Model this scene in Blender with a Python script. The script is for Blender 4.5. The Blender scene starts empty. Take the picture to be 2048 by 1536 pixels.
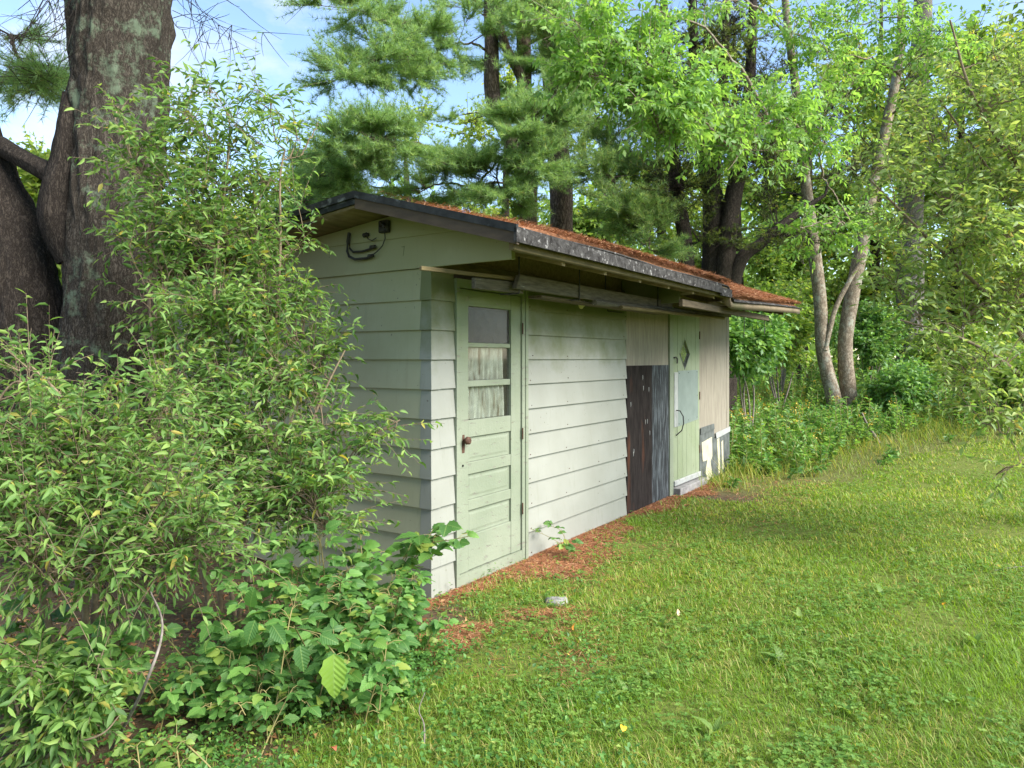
import bpy, bmesh, math, random
import numpy as np
from mathutils import Matrix, Vector

random.seed(7)
RNG = np.random.default_rng(11)
R = math.radians
SC = bpy.context.scene
COL = SC.collection

# ------------------------------------------------------------------ camera, sky, sun, exposure
F = 1441.0                      # focal length in photo pixels (2048 wide)
HZ = 717.0                      # photo row of the horizon
CAMZ = 1.62
cam_d = bpy.data.cameras.new('camera')
cam_d.sensor_width = 36.0
cam_d.sensor_fit = 'HORIZONTAL'
cam_d.lens = 36.0 * F / 2048.0
cam_d.shift_y = -(768.0 - HZ) / 2048.0
cam_d.clip_start = 0.05
cam_d.clip_end = 2000.0
cam = bpy.data.objects.new('camera', cam_d)
COL.objects.link(cam)
cam.location = (0, 0, CAMZ)
cam.rotation_euler = (R(90), 0, 0)
SC.camera = cam

SUN_DIR = Vector((0.82, -0.47, 0.80)).normalized()     # towards the sun
SUN_EL = math.asin(SUN_DIR.z)
SUN_AZ = math.atan2(SUN_DIR.x, SUN_DIR.y)
sun_d = bpy.data.lights.new('sun', 'SUN')
sun_d.energy = 3.6
sun_d.angle = R(40)
sun_d.color = (1.0, 0.97, 0.91)
sun = bpy.data.objects.new('sun', sun_d)
COL.objects.link(sun)
sun.rotation_euler = SUN_DIR.to_track_quat('Z', 'Y').to_euler()
sun.location = (8, -6, 12)

world = bpy.data.worlds.new('World')
SC.world = world
world.use_nodes = True
nt = world.node_tree
nt.nodes.clear()
w_out = nt.nodes.new('ShaderNodeOutputWorld')
w_bg = nt.nodes.new('ShaderNodeBackground')
w_sky = nt.nodes.new('ShaderNodeTexSky')
w_sky.sky_type = 'NISHITA'
w_sky.sun_disc = False
w_sky.sun_elevation = SUN_EL
w_sky.sun_rotation = SUN_AZ
w_sky.air_density = 1.0
w_sky.dust_density = 0.4
w_sky.ozone_density = 1.6
w_tc = nt.nodes.new('ShaderNodeTexCoord')
w_map = nt.nodes.new('ShaderNodeMapping')
w_map.inputs['Scale'].default_value = (1.0, 1.0, 2.2)
w_map.inputs['Location'].default_value = (0.33, 0.1, 0.05)
w_no = nt.nodes.new('ShaderNodeTexNoise')
w_no.inputs['Scale'].default_value = 3.4
w_no.inputs['Detail'].default_value = 7.0
w_no.inputs['Roughness'].default_value = 0.56
w_rp = nt.nodes.new('ShaderNodeValToRGB')
w_rp.color_ramp.elements[0].position = 0.52
w_rp.color_ramp.elements[1].position = 0.72
w_mix = nt.nodes.new('ShaderNodeMix')
w_mix.data_type = 'RGBA'
w_mix.inputs['B'].default_value = (3.1, 3.25, 3.6, 1)
nt.links.new(w_tc.outputs['Generated'], w_map.inputs['Vector'])
nt.links.new(w_map.outputs['Vector'], w_no.inputs['Vector'])
nt.links.new(w_no.outputs['Fac'], w_rp.inputs['Fac'])
nt.links.new(w_rp.outputs['Color'], w_mix.inputs['Factor'])
nt.links.new(w_sky.outputs['Color'], w_mix.inputs['A'])
nt.links.new(w_mix.outputs['Result'], w_bg.inputs['Color'])
w_bg.inputs['Strength'].default_value = 0.125
nt.links.new(w_bg.outputs['Background'], w_out.inputs['Surface'])

SC.view_settings.view_transform = 'Standard'
SC.view_settings.look = 'None'
SC.view_settings.gamma = 1.0
SC.view_settings.exposure = 1.55
SC.render.engine = 'CYCLES'
SC.cycles.max_bounces = 8
SC.cycles.transparent_max_bounces = 12
SC.cycles.caustics_reflective = False
SC.cycles.caustics_refractive = False

# ------------------------------------------------------------------ maths helpers
def px_ray(px, py):
    return np.array([(px - 1024.0) / F, 1.0, (HZ - py) / F])

def at(px, py, depth):
    """photo pixel + distance along the view axis -> world point"""
    r = px_ray(px, py)
    return np.array([r[0] * depth, depth, CAMZ + r[2] * depth])

CX, CY = -0.549, 4.88                      # near corner of the shed
UX, UY = 0.553, 0.8332                     # along the front wall
VX, VY = -0.8332, 0.553                    # along the gable wall
def uw(x, y):
    dx, dy = np.asarray(x) - CX, np.asarray(y) - CY
    return dx * UX + dy * UY, -(dx * VX + dy * VY)       # u along wall, w distance in front of the wall

def _h(ix, iy, iz):
    n = (ix * 374761393 + iy * 668265263 + iz * 2147483647 + 1013904223).astype(np.int64) & 0xffffffff
    n = (n ^ (n >> 13)) * 1274126177 & 0xffffffff
    n = (n ^ (n >> 16)) & 0xffffffff
    return n.astype(np.float64) / 4294967295.0

def vnoise(x, y, z=0.0):
    x, y, z = np.broadcast_arrays(np.asarray(x, float), np.asarray(y, float), np.asarray(z, float))
    xi, yi, zi = np.floor(x), np.floor(y), np.floor(z)
    fx, fy, fz = x - xi, y - yi, z - zi
    fx, fy, fz = [f * f * (3 - 2 * f) for f in (fx, fy, fz)]
    xi, yi, zi = xi.astype(np.int64), yi.astype(np.int64), zi.astype(np.int64)
    o = 0
    for a in (0, 1):
        for b in (0, 1):
            for c in (0, 1):
                o = o + _h(xi + a, yi + b, zi + c) * (fx if a else 1 - fx) * (fy if b else 1 - fy) * (fz if c else 1 - fz)
    return o

def fbm(x, y, z=0.0, oct=4):
    s, a, t = 0, 0.5, 0
    for k in range(oct):
        f = 2.0 ** k
        s = s + a * vnoise(x * f + 17.3 * k, y * f - 5.1 * k, np.asarray(z) * f)
        t += a
        a *= 0.5
    return s / t

def softplus(x, k=1.5):
    return np.log1p(np.exp(np.clip(np.asarray(x, float) * k, -40, 40))) / k

def ground_h(x, y):
    u, w = uw(x, y)
    raw = 0.10 * softplus(u - 6.9) + 0.055 * softplus(w - 1.3) * (1 / (1 + np.exp(-(u + 6))))
    h = 1.3 * (1 - np.exp(-raw / 1.3))
    near = np.exp(-((x) ** 2 + (y - 6) ** 2) / 900.0)
    bump = (fbm(x * 0.9, y * 0.9, 3.3, 3) - 0.5) * 0.07 * np.clip((np.abs(w) - 0.05) * 0.8, 0.12, 1)
    return h + bump * near - 0.015

def pix_ground(px, py):
    r = px_ray(px, py)
    d = 3.0
    for _ in range(60):
        x, y = r[0] * d, d
        z = CAMZ + r[2] * d
        g = float(ground_h(x, y))
        d += (z - g) * 0.8 / max(0.08, -r[2] + 0.02)
        d = min(max(d, 1.0), 60)
    return np.array([r[0] * d, d, float(ground_h(r[0] * d, d))])

def norm(v):
    return v / np.maximum(np.linalg.norm(v, axis=-1, keepdims=True), 1e-9)

# ------------------------------------------------------------------ object helpers
def add_obj(name, data, parent=None, mat=None):
    o = bpy.data.objects.new(name, data)
    COL.objects.link(o)
    if parent is not None:
        o.parent = parent
    if mat is not None and data is not None and not data.materials:
        data.materials.append(mat)
    return o

def tag(o, label=None, cat=None, group=None, kind=None):
    if label: o['label'] = label
    if cat: o['category'] = cat
    if group: o['group'] = group
    if kind: o['kind'] = kind
    return o

def empty(name, loc, label=None, cat=None, group=None, rz=0.0):
    o = bpy.data.objects.new(name, None)
    COL.objects.link(o)
    o.location = Vector([float(c) for c in loc])
    o.rotation_euler = (0, 0, rz)
    o.empty_display_size = 0.1
    return tag(o, label, cat, group)

def np_mesh(name, V, Fc, var=None, smooth=False):
    """V (N,3), Fc (M,k) faces all of size k, var per-vertex float"""
    V = np.ascontiguousarray(V, dtype=np.float32)
    Fc = np.ascontiguousarray(Fc, dtype=np.int32)
    me = bpy.data.meshes.new(name)
    k = Fc.shape[1]
    me.vertices.add(len(V))
    me.vertices.foreach_set('co', V.ravel())
    me.loops.add(Fc.size)
    me.loops.foreach_set('vertex_index', Fc.ravel())
    me.polygons.add(len(Fc))
    me.polygons.foreach_set('loop_start', np.arange(0, Fc.size, k, dtype=np.int32))
    if smooth:
        me.polygons.foreach_set('use_smooth', np.ones(len(Fc), dtype=bool))
    if var is not None:
        a = me.attributes.new('var', 'FLOAT', 'POINT')
        a.data.foreach_set('value', np.ascontiguousarray(var, dtype=np.float32))
    me.update(calc_edges=True)
    me.validate(verbose=False)
    return me

class Acc:
    """collects vertices and faces of one mesh (triangles and quads kept as triangles)"""
    def __init__(self):
        self.V, self.F, self.A, self.n = [], [], [], 0
    def add(self, V, Fc, var=None):
        V = np.asarray(V, float).reshape(-1, 3)
        Fc = np.asarray(Fc, int)
        if Fc.shape[1] == 4:
            Fc = np.concatenate([Fc[:, [0, 1, 2]], Fc[:, [0, 2, 3]]])
        self.V.append(V)
        self.F.append(Fc + self.n)
        self.A.append(np.zeros(len(V)) if var is None else np.broadcast_to(np.asarray(var, float), (len(V),)))
        self.n += len(V)
    def build(self, name, mat, parent=None, origin=(0, 0, 0), smooth=False):
        V = np.concatenate(self.V) - np.asarray(origin, float)
        me = np_mesh(name, V, np.concatenate(self.F), np.concatenate(self.A), smooth)
        return add_obj(name, me, parent, mat)

def tubes(P, rad, sides=5, cap=False):
    """P (N,k,3) polylines, rad (N,k) -> V, F (quads)"""
    P = np.asarray(P, float)
    N, k, _ = P.shape
    T = np.empty_like(P)
    T[:, 1:-1] = P[:, 2:] - P[:, :-2]
    T[:, 0] = P[:, 1] - P[:, 0]
    T[:, -1] = P[:, -1] - P[:, -2]
    T = norm(T)
    ref = np.where(np.abs(norm(P[:, -1] - P[:, 0])[:, 2:3]) > 0.8, np.array([[1.0, 0.13, 0]]), np.array([[0.07, 0.1, 1.0]]))
    A = norm(np.cross(T, ref[:, None, :]))
    B = np.cross(T, A)
    th = np.arange(sides) / sides * 2 * math.pi
    ring = A[:, :, None, :] * np.cos(th)[None, None, :, None] + B[:, :, None, :] * np.sin(th)[None, None, :, None]
    V = P[:, :, None, :] + ring * np.asarray(rad)[:, :, None, None]
    idx = np.arange(N * k * sides).reshape(N, k, sides)
    a = idx[:, :-1, :]; b = idx[:, 1:, :]
    Fq = np.stack([a, np.roll(a, -1, axis=2), np.roll(b, -1, axis=2), b], axis=-1).reshape(-1, 4)
    return V.reshape(-1, 3), Fq

def bez(P0, P1, P2, k):
    t = np.linspace(0, 1, k)[None, :, None]
    return (1 - t) ** 2 * P0[:, None] + 2 * t * (1 - t) * P1[:, None] + t ** 2 * P2[:, None]

LEAF8 = (np.array([[0, 0, 0], [.3, 0, 0], [.3, .46, .09], [.3, -.46, .09], [.66, 0, -.03], [.66, .36, .04], [.66, -.36, .04], [1, 0, -.16]]),
         np.array([[0, 3, 1], [0, 1, 2], [1, 3, 6], [1, 6, 4], [1, 4, 5], [1, 5, 2], [4, 6, 7], [4, 7, 5]]))
LEAF4 = (np.array([[0, 0, 0], [.42, .5, .08], [.42, -.5, .08], [.45, 0, 0], [1, 0, -.12]]),
         np.array([[0, 2, 3], [0, 3, 1], [3, 2, 4], [3, 4, 1]]))
LEAF2 = (np.array([[0, 0, 0], [.45, .5, .1], [.45, -.5, .1], [1, 0, -.08]]),
         np.array([[0, 2, 3], [0, 3, 1]]))
BLADE = (np.array([[0, -.5, 0], [0, .5, 0], [.55, -.4, .05], [.55, .4, .05], [1, 0, 0.28]]),
         np.array([[0, 1, 3], [0, 3, 2], [2, 3, 4]]))

def leaf_geo(P, D, Nn, L, W, tmpl, curl=None):
    tv, tf = tmpl
    X = norm(D)
    Y = norm(np.cross(Nn, X))
    Z = np.cross(X, Y)
    c = np.ones(len(P)) if curl is None else curl
    V = (P[:, None, :] + X[:, None, :] * (tv[None, :, 0:1] * L[:, None, None])
         + Y[:, None, :] * (tv[None, :, 1:2] * W[:, None, None])
         + Z[:, None, :] * (tv[None, :, 2:3] * (L * c)[:, None, None]))
    Fc = (tf[None] + (np.arange(len(P)) * len(tv))[:, None, None]).reshape(-1, 3)
    return V.reshape(-1, 3), Fc, len(tv)

def rdir(n, zs=1.0):
    v = RNG.normal(size=(n, 3))
    v[:, 2] *= zs
    return norm(v)

# ------------------------------------------------------------------ materials
def new_mat(name):
    m = bpy.data.materials.new(name)
    m.use_nodes = True
    m.node_tree.nodes.clear()
    return m, m.node_tree

def N(t, typ, **kw):
    n = t.nodes.new(typ)
    for k, v in kw.items():
        if hasattr(n, k):
            setattr(n, k, v)
        else:
            n.inputs[k].default_value = v
    return n

def ramp(t, stops):
    n = t.nodes.new('ShaderNodeValToRGB')
    e = n.color_ramp.elements
    while len(e) < len(stops):
        e.new(0.5)
    for i, (p, c) in enumerate(stops):
        e[i].position = p
        e[i].color = (c[0], c[1], c[2], 1)
    return n

def mat_leaf(name, stops, trans=0.32, rough=0.45, spec=0.5, tcol=1.3, veins=False):
    m, t = new_mat(name)
    at_ = N(t, 'ShaderNodeAttribute', attribute_name='var')
    oi = N(t, 'ShaderNodeObjectInfo')
    add = N(t, 'ShaderNodeMath', operation='ADD')
    fr = N(t, 'ShaderNodeMath', operation='FRACT')
    rp = ramp(t, [(q_, (c_[0] * 1.14, c_[1], c_[2] * .9)) for q_, c_ in stops])
    t.links.new(at_.outputs['Fac'], add.inputs[0])
    t.links.new(oi.outputs['Random'], add.inputs[1])
    t.links.new(add.outputs[0], fr.inputs[0])
    t.links.new(fr.outputs[0], rp.inputs['Fac'])
    colr = rp.outputs['Color']
    p = N(t, 'ShaderNodeBsdfPrincipled')
    p.inputs['Roughness'].default_value = rough
    p.inputs['Specular IOR Level'].default_value = spec
    if veins:       # leaf objects: x runs along the blade, y across it
        tc = N(t, 'ShaderNodeTexCoord'); sx = N(t, 'ShaderNodeSeparateXYZ')
        t.links.new(tc.outputs['Object'], sx.inputs[0])
        ab = N(t, 'ShaderNodeMath', operation='ABSOLUTE'); t.links.new(sx.outputs['Y'], ab.inputs[0])
        sk = N(t, 'ShaderNodeMath', operation='MULTIPLY_ADD'); sk.inputs[1].default_value = -.8
        t.links.new(ab.outputs[0], sk.inputs[0]); t.links.new(sx.outputs['X'], sk.inputs[2])
        fq = N(t, 'ShaderNodeMath', operation='MULTIPLY'); fq.inputs[1].default_value = 48.0
        t.links.new(sk.outputs[0], fq.inputs[0])
        sn = N(t, 'ShaderNodeMath', operation='SINE'); t.links.new(fq.outputs[0], sn.inputs[0])
        mid = N(t, 'ShaderNodeMapRange'); mid.inputs[1].default_value = 0.0; mid.inputs[2].default_value = .03; mid.inputs[3].default_value = .55; mid.inputs[4].default_value = 0.0
        t.links.new(ab.outputs[0], mid.inputs[0])
        vm = N(t, 'ShaderNodeMapRange'); vm.inputs[1].default_value = .80; vm.inputs[2].default_value = 1.0; vm.inputs[3].default_value = 0.0; vm.inputs[4].default_value = .16
        t.links.new(sn.outputs[0], vm.inputs[0])
        mxm = N(t, 'ShaderNodeMath', operation='MAXIMUM'); t.links.new(mid.outputs[0], mxm.inputs[0]); t.links.new(vm.outputs[0], mxm.inputs[1])
        vc = N(t, 'ShaderNodeMix', data_type='RGBA', blend_type='MIX'); vc.inputs['B'].default_value = (.30, .42, .12, 1)
        t.links.new(mxm.outputs[0], vc.inputs['Factor']); t.links.new(colr, vc.inputs['A'])
        colr = vc.outputs['Result']
        bp = N(t, 'ShaderNodeBump'); bp.inputs['Strength'].default_value = .18; bp.inputs['Distance'].default_value = .015; bp.invert = True
        t.links.new(sn.outputs[0], bp.inputs['Height']); t.links.new(bp.outputs[0], p.inputs['Normal'])
    tr = N(t, 'ShaderNodeBsdfTranslucent')
    mul = N(t, 'ShaderNodeMix', data_type='RGBA', blend_type='MULTIPLY')
    mul.inputs['Factor'].default_value = 1
    mul.inputs['B'].default_value = (tcol * 1.05, tcol, tcol * 0.55, 1)
    mx = N(t, 'ShaderNodeMixShader')
    mx.inputs[0].default_value = trans
    o = N(t, 'ShaderNodeOutputMaterial')
    t.links.new(colr, p.inputs['Base Color'])
    t.links.new(colr, mul.inputs['A'])
    t.links.new(mul.outputs['Result'], tr.inputs['Color'])
    t.links.new(p.outputs[0], mx.inputs[1])
    t.links.new(tr.outputs[0], mx.inputs[2])
    t.links.new(mx.outputs[0], o.inputs['Surface'])
    return m

def mat_surf(name, c1, c2, scale=8.0, stretch=(1, 1, 1), rough=0.7, bump=0.15, detail=6, c3=None, s3=2.0, p3=(0.55, 0.7), metallic=0.0, spec=0.4, bscale=None, coord='Object', dist=0.004):
    m, t = new_mat(name)
    tc = N(t, 'ShaderNodeTexCoord')
    mp = N(t, 'ShaderNodeMapping')
    mp.inputs['Scale'].default_value = stretch
    t.links.new(tc.outputs[coord], mp.inputs['Vector'])
    no = N(t, 'ShaderNodeTexNoise')
    no.inputs['Scale'].default_value = scale
    no.inputs['Detail'].default_value = detail
    no.inputs['Roughness'].default_value = 0.62
    t.links.new(mp.outputs[0], no.inputs['Vector'])
    rp = ramp(t, [(0.32, c1), (0.68, c2)])
    t.links.new(no.outputs['Fac'], rp.inputs['Fac'])
    colr = rp.outputs['Color']
    if c3 is not None:
        n3 = N(t, 'ShaderNodeTexNoise')
        n3.inputs['Scale'].default_value = s3
        n3.inputs['Detail'].default_value = 8
        n3.inputs['Roughness'].default_value = 0.65
        t.links.new(mp.outputs[0], n3.inputs['Vector'])
        r3 = ramp(t, [(p3[0], (0, 0, 0)), (p3[1], (1, 1, 1))])
        t.links.new(n3.outputs['Fac'], r3.inputs['Fac'])
        mx = N(t, 'ShaderNodeMix', data_type='RGBA')
        mx.inputs['B'].default_value = (*c3, 1)
        t.links.new(r3.outputs['Color'], mx.inputs['Factor'])
        t.links.new(colr, mx.inputs['A'])
        colr = mx.outputs['Result']
    p = N(t, 'ShaderNodeBsdfPrincipled')
    p.inputs['Roughness'].default_value = rough
    p.inputs['Metallic'].default_value = metallic
    p.inputs['Specular IOR Level'].default_value = spec
    t.links.new(colr, p.inputs['Base Color'])
    if bump > 0:
        nb = N(t, 'ShaderNodeTexNoise')
        nb.inputs['Scale'].default_value = bscale or scale * 2.5
        nb.inputs['Detail'].default_value = 6
        t.links.new(mp.outputs[0], nb.inputs['Vector'])
        b = N(t, 'ShaderNodeBump')
        b.inputs['Strength'].default_value = bump
        b.inputs['Distance'].default_value = dist
        t.links.new(nb.outputs['Fac'], b.inputs['Height'])
        t.links.new(b.outputs[0], p.inputs['Normal'])
    o = N(t, 'ShaderNodeOutputMaterial')
    t.links.new(p.outputs[0], o.inputs['Surface'])
    return m

def mat_bark(name, c1, c2, c3, scale=5.0, zst=0.25, lichen=None, bump=0.9, dist=0.02):
    m, t = new_mat(name)
    tc = N(t, 'ShaderNodeTexCoord')
    mp = N(t, 'ShaderNodeMapping')
    mp.inputs['Scale'].default_value = (1, 1, zst)
    t.links.new(tc.outputs['Object'], mp.inputs['Vector'])
    vo = N(t, 'ShaderNodeTexVoronoi')
    vo.feature = 'DISTANCE_TO_EDGE'
    vo.inputs['Scale'].default_value = scale * 4
    no = N(t, 'ShaderNodeTexNoise')
    no.inputs['Scale'].default_value = scale * 2
    no.inputs['Detail'].default_value = 8
    no.inputs['Roughness'].default_value = 0.7
    dv = N(t, 'ShaderNodeMixRGB')
    t.links.new(mp.outputs[0], no.inputs['Vector'])
    ad = N(t, 'ShaderNodeVectorMath', operation='MULTIPLY_ADD')
    ad.inputs[1].default_value = (0.25, 0.25, 0.25)
    t.links.new(no.outputs['Color'], ad.inputs[0])
    t.links.new(mp.outputs[0], ad.inputs[2])
    t.links.new(ad.outputs[0], vo.inputs['Vector'])
    t.nodes.remove(dv)
    rp = ramp(t, [(0.0, c1), (0.18, c2), (0.6, c3)])
    mm = N(t, 'ShaderNodeMath', operation='MULTIPLY')
    t.links.new(vo.outputs['Distance'], mm.inputs[0])
    t.links.new(no.outputs['Fac'], mm.inputs[1])
    mm2 = N(t, 'ShaderNodeMath', operation='MULTIPLY')
    mm2.inputs[1].default_value = 3.0
    t.links.new(mm.outputs[0], mm2.inputs[0])
    t.links.new(mm2.outputs[0], rp.inputs['Fac'])
    colr = rp.outputs['Color']
    if lichen:
        n3 = N(t, 'ShaderNodeTexNoise')
        n3.inputs['Scale'].default_value = 4.5
        n3.inputs['Detail'].default_value = 11
        n3.inputs['Roughness'].default_value = 0.75
        t.links.new(tc.outputs['Object'], n3.inputs['Vector'])
        r3 = ramp(t, [(0.53, (0, 0, 0)), (0.62, (0.8, 0.8, 0.8))])
        t.links.new(n3.outputs['Fac'], r3.inputs['Fac'])
        mx = N(t, 'ShaderNodeMix', data_type='RGBA')
        mx.inputs['B'].default_value = (*lichen, 1)
        t.links.new(r3.outputs['Color'], mx.inputs['Factor'])
        t.links.new(colr, mx.inputs['A'])
        colr = mx.outputs['Result']
    p = N(t, 'ShaderNodeBsdfPrincipled')
    p.inputs['Roughness'].default_value = 0.9
    p.inputs['Specular IOR Level'].default_value = 0.15
    t.links.new(colr, p.inputs['Base Color'])
    b = N(t, 'ShaderNodeBump')
    b.inputs['Strength'].default_value = bump
    b.inputs['Distance'].default_value = dist
    t.links.new(mm2.outputs[0], b.inputs['Height'])
    t.links.new(b.outputs[0], p.inputs['Normal'])
    o = N(t, 'ShaderNodeOutputMaterial')
    t.links.new(p.outputs[0], o.inputs['Surface'])
    return m

M = {}
M['willow'] = mat_leaf('shrub_leaf', [(0.0, (.06, .15, .04)), (.35, (.12, .255, .062)), (.7, (.18, .35, .095)), (.965, (.27, .43, .12)), (1.0, (.42, .38, .08))], trans=.48, rough=.55, spec=.4)
M['willow_right'] = mat_leaf('right_shrub_leaf', [(0.0, (.12, .22, .07)), (.35, (.19, .33, .095)), (.7, (.27, .42, .14)), (.975, (.36, .49, .19)), (1.0, (.52, .42, .09))], trans=.52, rough=.5, spec=.45)
M['bramble'] = mat_leaf('bramble_leaf', [(0.0, (.05, .15, .035)), (.5, (.09, .24, .055)), (.9, (.15, .34, .075)), (1.0, (.30, .40, .08))], trans=.45, rough=.5)
M['big_leaf'] = mat_leaf('big_leaf', [(0.0, (.13, .30, .04)), (1.0, (.18, .36, .05))], trans=.35, rough=.45)
M['elder'] = mat_leaf('box_elder_leaf', [(0.0, (.12, .28, .065)), (.5, (.19, .40, .095)), (1.0, (.28, .49, .14))], trans=.54, rough=.5)
M['pine'] = mat_leaf('pine_needle', [(0.0, (.12, .25, .10)), (.5, (.21, .39, .16)), (.9, (.30, .48, .21)), (1.0, (.38, .42, .17))], trans=.55, rough=.5)
M['far_leaf'] = mat_leaf('far_leaf', [(0.0, (.10, .21, .045)), (.5, (.18, .34, .07)), (.9, (.28, .44, .10)), (1.0, (.42, .44, .10))], trans=.55, rough=.5)
M['far_bright'] = mat_leaf('far_bright_leaf', [(0.0, (.18, .31, .06)), (.6, (.29, .45, .10)), (1.0, (.42, .52, .14))], trans=.55, rough=.5)
M['dark_leaf'] = mat_leaf('dark_leaf', [(0.0, (.05, .085, .025)), (.6, (.09, .15, .04)), (1.0, (.16, .21, .06))], trans=.45, rough=.5, spec=.3)
M['weed'] = mat_leaf('weed_leaf', [(0.0, (.07, .19, .05)), (.6, (.13, .31, .08)), (1.0, (.22, .40, .10))], trans=.48, rough=.5)
M['grass'] = mat_leaf('grass_blade', [(0.0, (.115, .23, .022)), (.45, (.19, .36, .035)), (.8, (.275, .43, .06)), (.93, (.38, .44, .12)), (1.0, (.50, .44, .20))], trans=.5, rough=.55)
M['tall_grass'] = mat_leaf('tall_grass_blade', [(0.0, (.10, .19, .03)), (.5, (.18, .30, .05)), (.85, (.28, .36, .08)), (1.0, (.42, .38, .13))], trans=.42, rough=.5, spec=.3)
M['clover'] = mat_leaf('clover_leaf', [(0.0, (.08, .20, .035)), (.6, (.14, .30, .055)), (1.0, (.22, .37, .08))], trans=.45, rough=.55)
M['needles'] = mat_leaf('dead_needle', [(0.0, (.16, .07, .033)), (.5, (.29, .13, .06)), (.85, (.40, .19, .085)), (1.0, (.50, .36, .22))], trans=.1, rough=.7, tcol=.8)
M['dead_leaf'] = mat_leaf('dead_leaf', [(0.0, (.16, .085, .04)), (.5, (.28, .15, .07)), (1.0, (.42, .28, .15))], trans=.15, rough=.7, spec=.2)
M['bramble_veined'] = mat_leaf('bramble_leaf_veined', [(0.0, (.05, .15, .035)), (.5, (.09, .24, .055)), (.9, (.15, .34, .075)), (1.0, (.30, .40, .08))], trans=.45, rough=.55, veins=True)
M['big_leaf'] = mat_leaf('big_leaf_veined', [(0.0, (.16, .33, .045)), (1.0, (.22, .40, .06))], trans=.42, rough=.5, veins=True)
M['weed_veined'] = mat_leaf('weed_leaf_veined', [(0.0, (.11, .21, .045)), (.6, (.17, .31, .065)), (1.0, (.24, .38, .09))], trans=.46, rough=.5, veins=True)
M['twig'] = mat_surf('twig_bark', (.12, .085, .05), (.24, .18, .11), scale=30, rough=.85, bump=.2)
M['twig_green'] = mat_surf('green_twig', (.16, .15, .05), (.28, .22, .08), scale=20, rough=.7, bump=0)
M['dead_twig'] = mat_surf('dead_twig', (.10, .08, .065), (.26, .22, .18), scale=30, rough=.9, bump=0)
M['bark_big'] = mat_bark('big_trunk_bark', (.022, .017, .013), (.085, .068, .052), (.19, .16, .125), scale=8, zst=.30, lichen=(.24, .31, .20))
M['bark_dark'] = mat_bark('dark_bark', (.018, .014, .011), (.055, .043, .034), (.115, .092, .072), scale=7.0, zst=.3)
M['bark_pine'] = mat_bark('pine_bark', (.045, .032, .025), (.13, .095, .072), (.25, .19, .15), scale=4.0, zst=.3)
M['bark_maple'] = mat_bark('maple_bark', (.095, .072, .05), (.22, .175, .125), (.34, .28, .21), scale=4.5, zst=.5, bump=.4, dist=.01, lichen=(.33, .33, .27))
M['bark_grey'] = mat_bark('grey_bark', (.07, .06, .052), (.16, .145, .125), (.25, .23, .20), scale=6, zst=.6, bump=.5)

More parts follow.
